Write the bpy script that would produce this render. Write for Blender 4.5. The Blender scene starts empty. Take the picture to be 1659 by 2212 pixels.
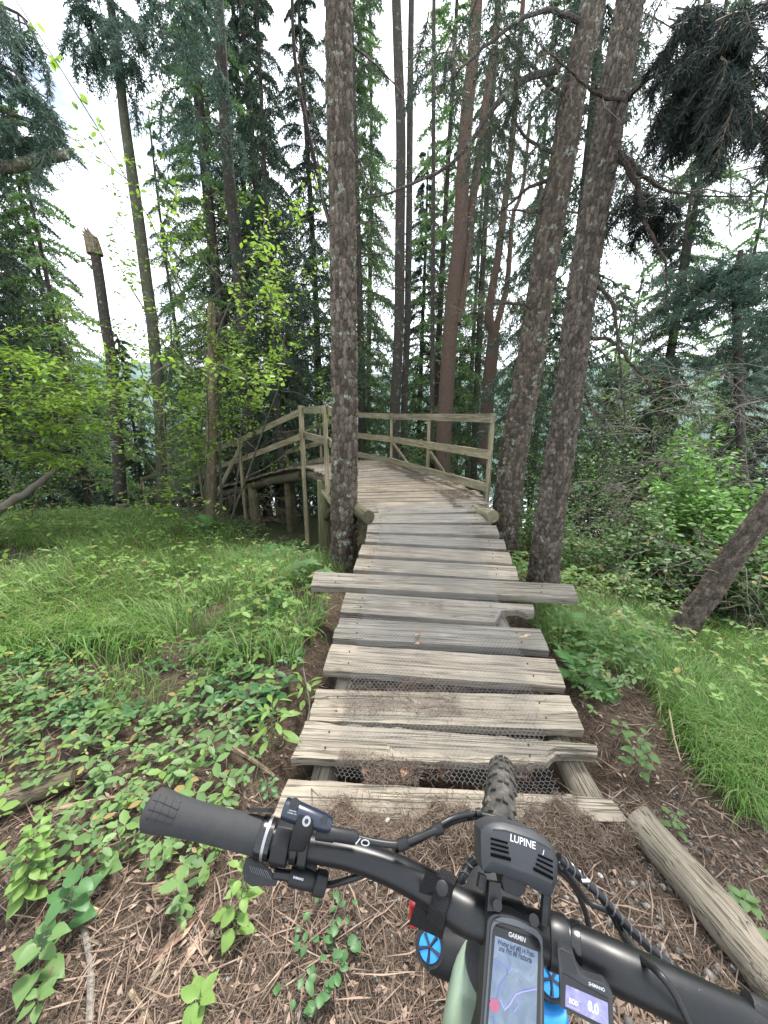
import bpy, math, random
import numpy as np
from mathutils import Vector, Matrix

C = bpy.context.scene
COL = C.collection
PI = math.pi
rnd = random.Random(7)
RS = np.random.RandomState(11)

# ---------------------------------------------------------------- camera, world, sun
FL = 799.0                       # focal length in pixels of a 1659 x 2212 picture
PITCH = math.radians(14.0)
CAMZ = 1.5
cam_d = bpy.data.cameras.new('camera')
cam = bpy.data.objects.new('camera', cam_d); COL.objects.link(cam)
cam.location = (0, 0, CAMZ)
cam.rotation_euler = (math.radians(90) - PITCH, 0, 0)
cam_d.sensor_fit = 'VERTICAL'; cam_d.sensor_height = 36.0
cam_d.lens = 36.0 * FL / 2212.0
cam_d.clip_start = 0.02; cam_d.clip_end = 3000
C.camera = cam
C.render.engine = 'CYCLES'
C.view_settings.view_transform = 'Standard'
C.view_settings.look = 'None'
C.view_settings.exposure = 1.52
C.view_settings.gamma = 1.0
C.view_settings.use_curve_mapping = False
C.cycles.max_bounces = 8
C.cycles.transparent_max_bounces = 8
C.cycles.diffuse_bounces = 4

W = bpy.data.worlds.new('World'); C.world = W; W.use_nodes = True
SUN_EL, SUN_ROT = math.radians(58), math.radians(25)
nt = W.node_tree; nt.nodes.clear()
out = nt.nodes.new('ShaderNodeOutputWorld'); bg = nt.nodes.new('ShaderNodeBackground')
sky = nt.nodes.new('ShaderNodeTexSky'); sky.sky_type = 'NISHITA'; sky.sun_disc = False
sky.sun_elevation = SUN_EL; sky.sun_rotation = SUN_ROT; sky.dust_density = 3.0
tc = nt.nodes.new('ShaderNodeTexCoord')
mp = nt.nodes.new('ShaderNodeMapping'); mp.inputs['Scale'].default_value = (1, 1, 2.2)
nz = nt.nodes.new('ShaderNodeTexNoise'); nz.inputs['Scale'].default_value = 3.2; nz.inputs['Detail'].default_value = 7
rp = nt.nodes.new('ShaderNodeValToRGB'); rp.color_ramp.elements[0].position = .30; rp.color_ramp.elements[1].position = .44
mx = nt.nodes.new('ShaderNodeMix'); mx.data_type = 'RGBA'
mx.inputs[7].default_value = (8.8, 9.4, 10.0, 1)          # bright cloud cover
nt.links.new(tc.outputs['Generated'], mp.inputs['Vector']); nt.links.new(mp.outputs[0], nz.inputs['Vector'])
nt.links.new(nz.outputs['Fac'], rp.inputs[0]); nt.links.new(rp.outputs[0], mx.inputs[0])
nt.links.new(sky.outputs[0], mx.inputs[6]); nt.links.new(mx.outputs[2], bg.inputs[0])
bg.inputs[1].default_value = 0.10
nt.links.new(bg.outputs[0], out.inputs[0])
sl = bpy.data.lights.new('sun', 'SUN'); sl.energy = 3.4; sl.angle = math.radians(13); sl.color = (1, .96, .9)
so = bpy.data.objects.new('sun', sl); COL.objects.link(so)
# light comes from high up, a little to the right and from behind the far side of the bridge
sd = Vector((math.sin(SUN_ROT) * math.cos(SUN_EL), math.cos(SUN_ROT) * math.cos(SUN_EL), math.sin(SUN_EL)))
so.rotation_euler = sd.to_track_quat('Z', 'Y').to_euler()
so.location = (5, 5, 20)

# ---------------------------------------------------------------- measuring helpers
CP, SP = math.cos(PITCH), math.sin(PITCH)
def ray(u, v):
    a = (u - 829.5) / FL; b = (v - 1106) / FL
    return Vector((a, CP - b * SP, -SP - b * CP))
def pd(u, v, d):                 # surveyed point: view direction and depth
    return Vector((0, 0, CAMZ)) + ray(u, v) * d
def pY(u, v, Y):                 # surveyed point: view direction and forward distance
    r = ray(u, v); return Vector((0, 0, CAMZ)) + r * (Y / r.y)
def pZ(u, v, z):
    r = ray(u, v); return Vector((0, 0, CAMZ)) + r * ((z - CAMZ) / r.z)

# ---------------------------------------------------------------- numpy noise and terrain
def _h(i, j, s):
    n = (i.astype(np.int64) * 374761393 + j.astype(np.int64) * 668265263 + s * 1442695041) & 0x7fffffff
    n = ((n ^ (n >> 13)) * 1274126177) & 0x7fffffff
    n = (n ^ (n >> 16)) & 0x7fffffff
    return (n % 100003) / 100003.0
def vn(x, y, s=0):
    x = np.asarray(x, float); y = np.asarray(y, float)
    i = np.floor(x); j = np.floor(y); fx = x - i; fy = y - j
    fx = fx * fx * (3 - 2 * fx); fy = fy * fy * (3 - 2 * fy)
    a = _h(i, j, s); b = _h(i + 1, j, s); c = _h(i, j + 1, s); d = _h(i + 1, j + 1, s)
    return (a + (b - a) * fx) * (1 - fy) + (c + (d - c) * fx) * fy
def fbm(x, y, s=0, o=4):
    t = 0; a = .5
    for k in range(o):
        t = t + a * vn(np.asarray(x) * 2 ** k, np.asarray(y) * 2 ** k, s + k); a *= .5
    return t
def sst(a, b, x):
    t = np.clip((np.asarray(x, float) - a) / (b - a), 0, 1); return t * t * (3 - 2 * t)
def T(x, y):
    x = np.asarray(x, float); y = np.asarray(y, float)
    z = -.12 * np.clip(y - 2, 0, 7) - .25 * np.clip(y - 9, 0, 130)
    z = z - .13 * np.clip(x - 1.0, 0, 3) - .22 * np.clip(x - 4, 0, 60)
    z = z + .05 * np.clip(-x - 1.2, 0, 4) * sst(1, 3, y) * (1 - sst(6, 10, y))
    # hollow shaped under the boardwalk to turn the plank gaps dark
    cx = .28 + .1 * (y - 1.3)
    dip = sst(1.16, 1.34, y) * (1 - sst(3.5, 4.6, y)) * (1 - sst(.5, .95, np.abs(x - cx)))
    z = z - .24 * dip
    dip2 = sst(4.0, 5.5, y) * (1 - sst(9, 12, y)) * (1 - sst(1.5, 3.5, np.abs(x + .6)))
    z = z - .25 * dip2
    near = 1 - sst(8, 30, y)
    z = z + near * (.10 * (fbm(x * .9, y * .9, 3) - .5) + .05 * (fbm(x * 4, y * 4, 9) - .5) + .018 * (fbm(x * 18, y * 18, 15, 3) - .5))
    z = z + (1 - near) * 1.5 * (fbm(x * .05, y * .05, 21) - .5)
    return z
def Tz(x, y): return float(T(np.array([x]), np.array([y]))[0])

# ---------------------------------------------------------------- objects
def tag(o, label=None, cat=None, group=None, kind=None):
    if label: o['label'] = label
    if cat: o['category'] = cat
    if group: o['group'] = group
    if kind: o['kind'] = kind
    return o
def thing(name, label, cat, loc=(0, 0, 0), group=None, rot=(0, 0, 0)):
    o = bpy.data.objects.new(name, None); COL.objects.link(o)
    o.empty_display_size = .1
    o.location = loc; o.rotation_euler = rot
    return tag(o, label, cat, group)
def link(name, me, parent=None, loc=None, rot=None):
    o = bpy.data.objects.new(name, me); COL.objects.link(o)
    if parent is not None: o.parent = parent
    if loc is not None: o.location = loc
    if rot is not None: o.rotation_euler = rot
    return o
def npmesh(name, V, Fs, mats, smooth=True, midx=None):
    """V (n,3); Fs list of arrays of shape (m,k)"""
    me = bpy.data.meshes.new(name)
    V = np.asarray(V, np.float32)
    Fs = [np.asarray(f, np.int32) for f in Fs if len(f)]
    nl = sum(f.size for f in Fs); nf = sum(len(f) for f in Fs)
    me.vertices.add(len(V)); me.vertices.foreach_set('co', V.ravel())
    me.loops.add(nl); me.loops.foreach_set('vertex_index', np.concatenate([f.ravel() for f in Fs]))
    me.polygons.add(nf)
    tot = np.concatenate([np.full(len(f), f.shape[1], np.int32) for f in Fs])
    st = np.concatenate([[0], np.cumsum(tot)[:-1]]).astype(np.int32)
    me.polygons.foreach_set('loop_start', st)
    if smooth: me.polygons.foreach_set('use_smooth', np.ones(nf, bool))
    for m in (mats if isinstance(mats, (list, tuple)) else [mats]): me.materials.append(m)
    if midx is not None: me.polygons.foreach_set('material_index', np.asarray(midx, np.int32))
    me.update(calc_edges=True)
    return me
class MB:
    def __init__(s): s.v = []; s.f = []; s.m = []; s.n = 0; s.cur = 0
    def add(s, V, F):
        s.v.extend(tuple(p) for p in V)
        for f in F: s.f.append(tuple(i + s.n for i in f)); s.m.append(s.cur)
        s.n += len(V)
    def tube(s, P, R, n=8, cap=True, flat=None, twist=0):
        P = [Vector(p) for p in P]
        if not hasattr(R, '__len__'): R = [R] * len(P)
        t = (P[1] - P[0]).normalized()
        a = Vector((0, 0, 1)) if abs(t.z) < .9 else Vector((1, 0, 0))
        x = t.cross(a).normalized(); V = []
        for i, p in enumerate(P):
            if i == 0: t = P[1] - P[0]
            elif i == len(P) - 1: t = P[-1] - P[-2]
            else: t = P[i + 1] - P[i - 1]
            t = t.normalized(); x = (x - t * x.dot(t)).normalized(); y = t.cross(x)
            for k in range(n):
                an = 2 * PI * k / n + twist
                V.append(p + (x * math.cos(an) + y * math.sin(an)) * R[i])
        F = []
        for i in range(len(P) - 1):
            for k in range(n):
                F.append((i * n + k, i * n + (k + 1) % n, (i + 1) * n + (k + 1) % n, (i + 1) * n + k))
        if cap:
            F.append(tuple(reversed(range(n)))); F.append(tuple((len(P) - 1) * n + k for k in range(n)))
        s.add(V, F); return s
    def box(s, c, h, M=None):
        c = Vector(c); V = []
        for i in (-1, 1):
            for j in (-1, 1):
                for k in (-1, 1):
                    d = Vector((i * h[0], j * h[1], k * h[2])); V.append(c + (M @ d if M else d))
        s.add(V, [(0, 1, 3, 2), (4, 6, 7, 5), (0, 4, 5, 1), (2, 3, 7, 6), (0, 2, 6, 4), (1, 5, 7, 3)]); return s
    def prism(s, poly, o, X, Y, Z, z0, z1):
        """polygon in the (X,Y) plane extruded along Z from z0 to z1"""
        o = Vector(o); n = len(poly)
        V = [o + X * p[0] + Y * p[1] + Z * z0 for p in poly] + [o + X * p[0] + Y * p[1] + Z * z1 for p in poly]
        F = [tuple(reversed(range(n))), tuple(range(n, 2 * n))] + [(i, (i + 1) % n, n + (i + 1) % n, n + i) for i in range(n)]
        s.add(V, F); return s
    def mesh(s, name, mats, smooth=False, bevel=0, seg=2):
        me = bpy.data.meshes.new(name); me.from_pydata(s.v, [], s.f)
        for m in (mats if isinstance(mats, (list, tuple)) else [mats]): me.materials.append(m)
        me.polygons.foreach_set('material_index', s.m)
        if bevel:
            import bmesh
            bm = bmesh.new(); bm.from_mesh(me)
            bmesh.ops.bevel(bm, geom=[e for e in bm.edges if e.calc_face_angle(0) > .5], offset=bevel, segments=seg, affect='EDGES', profile=.6)
            bm.to_mesh(me); bm.free()
        if smooth:
            me.polygons.foreach_set('use_smooth', [True] * len(me.polygons))
            try: me.set_sharp_from_angle(angle=math.radians(42))
            except Exception: pass
        me.update(); return me
    def build(s, name, mats, parent=None, smooth=True, bevel=0, seg=2):
        return link(name, s.mesh(name, mats, smooth, bevel, seg), parent)
def spline(P, n):
    """Catmull-Rom through P (list of tuples), n samples per span"""
    A = np.array([list(p) for p in P], float); A = np.vstack([2 * A[0] - A[1], A, 2 * A[-1] - A[-2]])
    out = []
    for i in range(1, len(A) - 2):
        for k in range(n):
            t = k / n; a, b, c, d = A[i - 1:i + 3]
            out.append(.5 * (2 * b + (c - a) * t + (2 * a - 5 * b + 4 * c - d) * t * t + (3 * b - a - 3 * c + d) * t ** 3))
    out.append(A[-2]); return np.array(out)

# ---------------------------------------------------------------- materials
class NT:
    def __init__(s, name):
        s.m = bpy.data.materials.new(name); s.m.use_nodes = True; s.t = s.m.node_tree; s.t.nodes.clear()
        s.o = s.n('ShaderNodeOutputMaterial')
    def n(s, ty, **k):
        n = s.t.nodes.new(ty)
        for a, b in k.items(): setattr(n, a, b)
        return n
    def l(s, a, b): s.t.links.new(a, b)
    def setin(s, i, v):
        if hasattr(v, 'is_output') or isinstance(v, bpy.types.NodeSocket): s.l(v, i)
        else: i.default_value = v
    def coord(s, kind='Object', scale=(1, 1, 1), rnd_off=0, rot=(0, 0, 0)):
        tc = s.n('ShaderNodeTexCoord'); mp = s.n('ShaderNodeMapping'); mp.inputs['Scale'].default_value = scale
        mp.inputs['Rotation'].default_value = rot
        src = tc.outputs[kind]
        if rnd_off:
            oi = s.n('ShaderNodeObjectInfo'); m = s.n('ShaderNodeMath', operation='MULTIPLY'); s.l(oi.outputs['Random'], m.inputs[0]); m.inputs[1].default_value = rnd_off
            va = s.n('ShaderNodeVectorMath', operation='ADD'); s.l(src, va.inputs[0]); s.l(m.outputs[0], va.inputs[1]); src = va.outputs[0]
        s.l(src, mp.inputs['Vector']); return mp.outputs[0]
    def noise(s, vec, scale=5, detail=4, rough=.55, dist=0):
        n = s.n('ShaderNodeTexNoise'); n.inputs['Scale'].default_value = scale; n.inputs['Detail'].default_value = detail
        n.inputs['Roughness'].default_value = rough; n.inputs['Distortion'].default_value = dist
        if vec is not None: s.l(vec, n.inputs['Vector'])
        return n.outputs['Fac']
    def voro(s, vec, scale=5, feature='F1', out='Distance', rand=1):
        n = s.n('ShaderNodeTexVoronoi', feature=feature); n.inputs['Scale'].default_value = scale; n.inputs['Randomness'].default_value = rand
        s.l(vec, n.inputs['Vector']); return n.outputs[out]
    def ramp(s, fac, stops, interp='LINEAR'):
        r = s.n('ShaderNodeValToRGB'); r.color_ramp.interpolation = interp; e = r.color_ramp.elements
        while len(e) > 1: e.remove(e[-1])
        e[0].position = stops[0][0]; e[0].color = tuple(stops[0][1]) + (1,) if hasattr(stops[0][1], '__len__') else (stops[0][1],) * 3 + (1,)
        for p, c in stops[1:]:
            x = e.new(p); x.color = tuple(c) + (1,) if hasattr(c, '__len__') else (c,) * 3 + (1,)
        s.l(fac, r.inputs[0]); return r.outputs[0]
    def mix(s, fac, a, b, mode='MIX'):
        m = s.n('ShaderNodeMix', data_type='RGBA', blend_type=mode)
        for i, v in ((0, fac), (6, a), (7, b)):
            if isinstance(v, bpy.types.NodeSocket): s.l(v, m.inputs[i])
            elif i: m.inputs[i].default_value = tuple(v) + (1,)
            else: m.inputs[0].default_value = v
        return m.outputs[2]
    def math(s, op, a, b=0):
        m = s.n('ShaderNodeMath', operation=op)
        for i, v in ((0, a), (1, b)):
            if isinstance(v, bpy.types.NodeSocket): s.l(v, m.inputs[i])
            else: m.inputs[i].default_value = v
        return m.outputs[0]
    def bump(s, h, strength=.4, dist=.01):
        b = s.n('ShaderNodeBump'); b.inputs['Strength'].default_value = strength; b.inputs['Distance'].default_value = dist
        s.l(h, b.inputs['Height']); return b.outputs[0]
    def bsdf(s, col, rough=.8, normal=None, metal=0, spec=.5, coat=0):
        p = s.n('ShaderNodeBsdfPrincipled')
        if isinstance(col, bpy.types.NodeSocket): s.l(col, p.inputs['Base Color'])
        else: p.inputs['Base Color'].default_value = tuple(col) + (1,)
        if isinstance(rough, bpy.types.NodeSocket): s.l(rough, p.inputs['Roughness'])
        else: p.inputs['Roughness'].default_value = rough
        p.inputs['Metallic'].default_value = metal; p.inputs['Specular IOR Level'].default_value = spec
        p.inputs['Coat Weight'].default_value = coat
        if normal is not None: s.l(normal, p.inputs['Normal'])
        return p.outputs[0]
    def done(s, sh): s.l(sh, s.o.inputs[0]); return s.m

def m_plain(name, col, rough=.5, metal=0, spec=.5, grain=.12, scale=300, bump=.0, coat=0, dust=0):
    t = NT(name); v = t.coord(); n = t.noise(v, scale, 2)
    c = t.mix(n, [x * (1 - grain) for x in col], [min(1, x * (1 + grain) + .002) for x in col])
    if dust:
        d1 = t.noise(v, 38, 5, .7); d2 = t.voro(v, 210); d3 = t.voro(v, 70)
        c = t.mix(t.math('MULTIPLY', t.ramp(d1, [(.45, 0), (.72, 1)]), dust), c, (.10, .085, .07))
        c = t.mix(t.ramp(d2, [(.05, .5), (.09, 0)]), c, (.09, .08, .07)); c = t.mix(t.ramp(d3, [(.02, .6), (.03, 0)]), c, (.16, .15, .135))
        rough = t.math('ADD', t.math('MULTIPLY', d1, .2), rough - .08)
    nb = t.bump(n, bump, .0005) if bump else None
    return t.done(t.bsdf(c, rough, nb, metal, spec, coat))
def m_leaf(name, c0, c1, c2, trans=.38, rough=.55, dead=None):
    t = NT(name); g = t.n('ShaderNodeNewGeometry')
    r = t.ramp(g.outputs['Random Per Island'], [(0, c0), (.5, c1), (1, c2)])
    n = t.noise(t.coord(), 2.2, 3)
    col = t.mix(t.math('MULTIPLY', n, .55), r, [x * .55 for x in c0])
    if dead:
        col = t.mix(t.ramp(g.outputs['Random Per Island'], [(.93, 0), (.94, 1)]), col, dead)
    p = t.bsdf(col, rough, None, 0, .35)
    tr = t.n('ShaderNodeBsdfTranslucent'); t.l(col, tr.inputs[0])
    ms = t.n('ShaderNodeMixShader'); ms.inputs[0].default_value = trans
    t.l(p, ms.inputs[1]); t.l(tr.outputs[0], ms.inputs[2])
    return t.done(ms.outputs[0])
def m_bark(name, a, b, c, lichen=0., plate=14., stretch=.35, strength=.9, moss=0, attr=False):
    t = NT(name); v = t.coord('Object', (1, 1, stretch), 9)
    v0 = t.coord('Object', (1, 1, 1), 9)
    dist = t.noise(v0, 6, 4)
    va = t.n('ShaderNodeVectorMath', operation='ADD'); t.l(v, va.inputs[0])
    sc = t.n('ShaderNodeVectorMath', operation='SCALE'); t.l(v0, sc.inputs[0]); t.l(t.math('MULTIPLY', dist, .12), sc.inputs['Scale']); t.l(sc.outputs[0], va.inputs[1])
    ed = t.voro(va.outputs[0], plate, 'DISTANCE_TO_EDGE'); cell = t.voro(va.outputs[0], plate, 'F1', 'Color')
    fine = t.noise(v0, 60, 5, .65)
    e = t.ramp(ed, [(0, 0.), (.12, 1.)])
    h = t.math('ADD', t.math('MULTIPLY', e, .7), t.math('MULTIPLY', fine, .5))
    sp = t.n('ShaderNodeSeparateColor'); t.l(cell, sp.inputs[0])
    col = t.mix(sp.outputs[0], a, b); col = t.mix(t.ramp(fine, [(.35, 0), (.7, 1)]), col, c)
    col = t.mix(t.ramp(ed, [(0, .75), (.08, 0.)]), col, [x * .42 for x in a])
    if attr:
        at_ = t.n('ShaderNodeAttribute'); at_.attribute_name = 'plate'; col = t.mix(1., col, t.ramp(at_.outputs['Fac'], [(0, .55), (.5, .95), (1, 1.6)]), 'MULTIPLY')
    if lichen:
        ln = t.noise(v0, 9, 6, .7); col = t.mix(t.math('MULTIPLY', t.ramp(ln, [(.64 - lichen * .1, 0), (.68 - lichen * .1, 1)]), .75), col, (.27, .32, .25))
    if moss:
        ln = t.noise(v0, 3, 5, .7); col = t.mix(t.math('MULTIPLY', t.ramp(ln, [(.45, 0), (.7, 1)]), moss), col, (.10, .13, .05))
    return t.done(t.bsdf(col, .92, t.bump(h, strength, .02), 0, .2))
def m_wood(name, light, mid, dark, stain=.5, along=0, moss=0):
    """weathered timber, grain along the local axis 'along'"""
    t = NT(name); s = [14, 14, 14]; s[along] = .9
    s2 = [50, 50, 50]; s2[along] = 2.2
    g1 = t.noise(t.coord('Object', tuple(s), 37), 1.6, 7, .68, .3); g2 = t.noise(t.coord('Object', tuple(s2), 37), 1.7, 4, .7)
    v = t.coord('Object', (1, 1, 1), 37)
    blot = t.noise(v, 3.5, 5, .65); spk = t.noise(v, 55, 3, .7)
    col = t.ramp(g1, [(.28, dark), (.42, mid), (.6, light), (.75, mid)])
    col = t.mix(t.ramp(g2, [(.53, 0), (.68, .7)]), col, [x * .3 for x in dark])
    s3 = [34, 34, 34]; s3[along] = .55
    ck = t.noise(t.coord('Object', tuple(s3), 37), 1.5, 2, .5, .6); ckm = t.ramp(ck, [(.47, 0), (.495, 1), (.505, 1), (.53, 0)])
    kn_ = [7, 7, 7]; kn_[along] = 2.6
    kd = t.voro(t.coord('Object', tuple(kn_), 37), 1.0); col = t.mix(t.ramp(kd, [(.05, .8), (.10, 0)]), col, [x * .8 for x in dark])
    col = t.mix(t.math('MULTIPLY', ckm, .75), col, [x * .2 for x in dark])
    col = t.mix(t.math('MULTIPLY', t.ramp(blot, [(.42, 0), (.62, 1)]), stain), col, [x * .62 for x in mid])
    col = t.mix(t.ramp(spk, [(.66, 0), (.74, .6)]), col, [min(1, x * 1.35) for x in light])
    oi = t.n('ShaderNodeObjectInfo')
    tone = t.ramp(oi.outputs['Random'], [(0, (.74, .76, .78)), (.5, (.95, .93, .9)), (1, (1.15, 1.1, 1.02))])
    col = t.mix(1., col, tone, 'MULTIPLY')
    if moss:
        ln = t.noise(v, 7, 5, .7); col = t.mix(t.math('MULTIPLY', t.ramp(ln, [(.42, 0), (.62, 1)]), moss), col, (.14, .17, .05))
    h = t.math('SUBTRACT', t.math('ADD', t.math('MULTIPLY', g2, -.8), t.math('MULTIPLY', g1, .6)), ckm)
    return t.done(t.bsdf(col, .88, t.bump(h, .7, .006), 0, .25))

M = {}
M['plank'] = m_wood('weathered_plank', (.30, .27, .225), (.22, .196, .162), (.115, .10, .082))
M['plank_deck'] = m_wood('deck_plank', (.29, .25, .20), (.20, .172, .137), (.09, .077, .061))
M['rail'] = m_wood('rail_wood', (.34, .30, .215), (.25, .22, .155), (.12, .105, .075), moss=.18)
M['rail_z'] = m_wood('post_wood', (0.255, 0.238, 0.145), (0.170, 0.157, 0.093), (0.085, 0.076, 0.047), along=2, moss=.4)
M['log'] = m_wood('peeled_log', (.245, .22, .18), (.17, .152, .122), (.08, .068, .054), along=0)
M['log_dark'] = m_wood('old_log', (.13, .11, .08), (.085, .072, .052), (.04, .033, .026), along=0, moss=.25)
M['stick'] = m_wood('dry_stick', (.42, .34, .24), (.28, .22, .15), (.12, .09, .06), along=0)
M['bark_pine'] = m_bark('pine_bark', (0.054, 0.043, 0.034), (0.083, 0.067, 0.054), (0.119, 0.101, 0.083), lichen=.25, plate=40, stretch=.5, strength=.45, attr=True)
M['bark_lichen'] = m_bark('lichened_bark', (0.061, 0.049, 0.037), (0.090, 0.072, 0.056), (0.126, 0.104, 0.083), lichen=.5, plate=40, stretch=.5, strength=.45, attr=True)
M['bark_lean'] = m_bark('dark_leaning_bark', (.05, .04, .032), (.075, .06, .048), (.11, .09, .072), lichen=.1, plate=40, stretch=.5, strength=.4, attr=True)
M['bark_red'] = m_bark('red_pine_bark', (.10, .062, .045), (.145, .098, .074), (.19, .14, .11), plate=26, stretch=.4)
M['bark_grey'] = m_bark('spruce_bark', (0.050, 0.043, 0.036), (0.076, 0.065, 0.055), (0.108, 0.097, 0.086), lichen=.5, plate=22, stretch=.6)
M['bark_dark'] = m_bark('dark_bark', (0.042, 0.034, 0.027), (0.063, 0.050, 0.041), (0.091, 0.073, 0.059), plate=22, stretch=.5)
M['bark_green'] = m_bark('mossy_bark', (0.093, 0.085, 0.064), (0.119, 0.119, 0.085), (0.153, 0.153, 0.111), lichen=.4, plate=20, moss=.5)
M['deadwood'] = m_bark('bare_dead_wood', (.14, .11, .07), (.20, .16, .105), (.25, .20, .14), plate=10, stretch=.15)
M['twig'] = m_bark('twig_bark', (0.096, 0.076, 0.056), (0.128, 0.104, 0.080), (0.160, 0.136, 0.112), plate=60, strength=.3)
M['twig_dead'] = m_bark('dead_twig', (0.124, 0.105, 0.087), (0.161, 0.143, 0.118), (0.205, 0.186, 0.161), plate=60, strength=.3)
M['spruce'] = m_leaf('spruce_needles', (.030, .056, .038), (.045, .08, .05), (.07, .115, .062), .32, .6)
M['spruce_mid'] = m_leaf('green_spruce_needles', (.045, .085, .04), (.065, .12, .052), (.095, .16, .07), .34, .6)
M['pine'] = m_leaf('pine_needles', (.05, .10, .075), (.07, .13, .09), (.10, .16, .11), .3, .6)
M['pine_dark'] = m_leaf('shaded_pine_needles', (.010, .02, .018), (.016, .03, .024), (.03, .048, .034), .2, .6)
M['larch'] = m_leaf('larch_needles', (.11, .21, .07), (.15, .27, .09), (.21, .33, .11), .45, .6)
M['beech'] = m_leaf('young_leaves', (.17, .30, .04), (.25, .40, .055), (.34, .48, .07), .5, .5)
M['beech2'] = m_leaf('shrub_leaves', (.10, .22, .045), (.14, .30, .06), (.20, .38, .075), .45, .5)
M['herb'] = m_leaf('herb_leaves', (.085, .165, .055), (.125, .22, .07), (.18, .29, .09), .35, .5, dead=(.24, .19, .07))
M['herb_dark'] = m_leaf('dark_herb_leaves', (.045, .12, .04), (.065, .16, .05), (.09, .20, .06), .3, .45)
M['herb_bright'] = m_leaf('bright_herb_leaves', (.13, .235, .055), (.18, .30, .07), (.24, .37, .09), .4, .5, dead=(.30, .26, .08))
M['grass'] = m_leaf('grass_blades', (.09, .17, .035), (.14, .25, .05), (.22, .34, .09), .4, .5, dead=(.32, .27, .16))
M['grass_bright'] = m_leaf('bright_grass', (.10, .21, .04), (.15, .30, .06), (.23, .38, .09), .4, .45, dead=(.34, .30, .18))
M['fern'] = m_leaf('fern_green', (.09, .22, .06), (.13, .29, .08), (.18, .34, .10), .4, .5)
M['straw'] = m_leaf('dry_grass', (.25, .2, .12), (.34, .28, .17), (.42, .35, .23), .3, .6)
M['needle_litter'] = m_leaf('fallen_needles', (.045, .032, .024), (.115, .08, .057), (.24, .18, .135), .1, .8)
M['debris'] = m_leaf('bark_flakes', (.10, .065, .045), (.20, .135, .10), (.36, .27, .21), .05, .8)
M['pebble'] = m_leaf('pebbles', (.09, .083, .075), (.16, .15, .135), (.32, .305, .28), .0, .7)

def m_ground():
    t = NT('forest_soil'); v = t.coord('Object')
    a = t.noise(v, 1.3, 5, .6); b = t.noise(v, 22, 6, .7); c = t.noise(v, 90, 4, .75)
    col = t.ramp(b, [(.3, (.028, .02, .015)), (.5, (.065, .047, .034)), (.68, (.13, .097, .07))])
    col = t.mix(t.ramp(c, [(.55, 0), (.72, .7)]), col, (.25, .175, .125))
    # far away: mossy forest floor
    g = t.n('ShaderNodeNewGeometry'); s = t.n('ShaderNodeSeparateXYZ'); t.l(g.outputs['Position'], s.inputs[0])
    far = t.ramp(t.math('MULTIPLY', s.outputs[1], .05), [(.14, 0), (.4, 1)])
    col = t.mix(t.math('MULTIPLY', far, t.ramp(a, [(.35, .3), (.6, .95)])), col, (.045, .07, .025))
    h = t.math('ADD', b, t.math('MULTIPLY', c, .7))
    return t.done(t.bsdf(col, .95, t.bump(h, .9, .02), 0, .15))
M['soil'] = m_ground()
def m_hill():
    t = NT('hazy_hill_forest'); v = t.coord('Object'); a = t.noise(v, .03, 5, .6)
    return t.done(t.bsdf(t.ramp(a, [(.35, (.07, .11, .10)), (.65, (.12, .17, .15))]), 1, None, 0, .1))  # bluish green puts the distance haze into the hill colour
M['hill'] = m_hill()
M['wire'] = m_plain('galvanised_wire', (.28, .28, .28), .5, .5)
M['rubber'] = m_plain('grip_rubber', (.013, .014, .016), .8, grain=.3, scale=900, bump=.6, dust=.12)
M['black_metal'] = m_plain('black_anodised', (.004, .0045, .006), .36, .0, .35, scale=500, dust=.05)
M['black_gloss'] = m_plain('black_gloss', (.004, .004, .005), .2, 0, .5)
M['black_matt'] = m_plain('black_plastic', (.007, .0075, .009), .5, 0, .3, bump=.2, dust=.05)
M['navy'] = m_plain('dark_blue_alloy', (.006, .011, .026), .28, .1, .6)
M['hose'] = m_plain('cable_housing', (.006, .0065, .008), .42, 0, .35, dust=.05)
M['wrap'] = m_plain('spiral_wrap', (.06, .065, .075), .3, 0, .5)
M['silver'] = m_plain('silver', (.28, .28, .29), .38, .8)
M['paint'] = m_plain('pale_green_paint', (.17, .225, .165), .4, 0, .5, grain=.06, coat=.4)
M['blue'] = m_plain('blue_anodised', (.015, .20, .55), .35, .2)
M['red'] = m_plain('red_plastic', (.45, .015, .02), .4)
M['white'] = m_plain('white_print', (.45, .46, .48), .5)
M['greyprint'] = m_plain('dark_print', (.03, .04, .08), .6)
def m_fabric():
    t = NT('woven_strap'); v = t.coord('Object', (1, 1, 1)); w = t.n('ShaderNodeTexWave'); w.inputs['Scale'].default_value = 160
    t.l(v, w.inputs[0]); n = t.voro(v, 1300)
    return t.done(t.bsdf(t.ramp(n, [(0, (.006, .006, .007)), (.6, (.016, .016, .018))]), .85, t.bump(n, 1, .002), 0, .3))
M['strap'] = m_fabric()
def m_tyre():
    t = NT('muddy_tyre'); v = t.coord('Object'); n = t.noise(v, 40, 5, .7)
    return t.done(t.bsdf(t.ramp(n, [(.35, (.018, .018, .018)), (.55, (.05, .046, .04)), (.7, (.11, .095, .078))]), .85, t.bump(n, .5, .003), 0, .3))
M['tyre'] = m_tyre()
def m_screen(name, a, b, c):
    t = NT(name); v = t.coord('Object'); n = t.noise(v, 60, 5, .6, 1.0); n2 = t.noise(v, 140, 3, .6, 2)
    col = t.ramp(n, [(.35, a), (.55, b), (.7, c)]); col = t.mix(t.ramp(n2, [(.56, 0), (.6, .6), (.62, 0)]), col, (.12, .14, .35))
    p = t.n('ShaderNodeBsdfPrincipled'); t.l(col, p.inputs['Base Color']); p.inputs['Roughness'].default_value = .25
    t.l(col, p.inputs['Emission Color']); p.inputs['Emission Strength'].default_value = .03
    return t.done(p.outputs[0])
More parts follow.
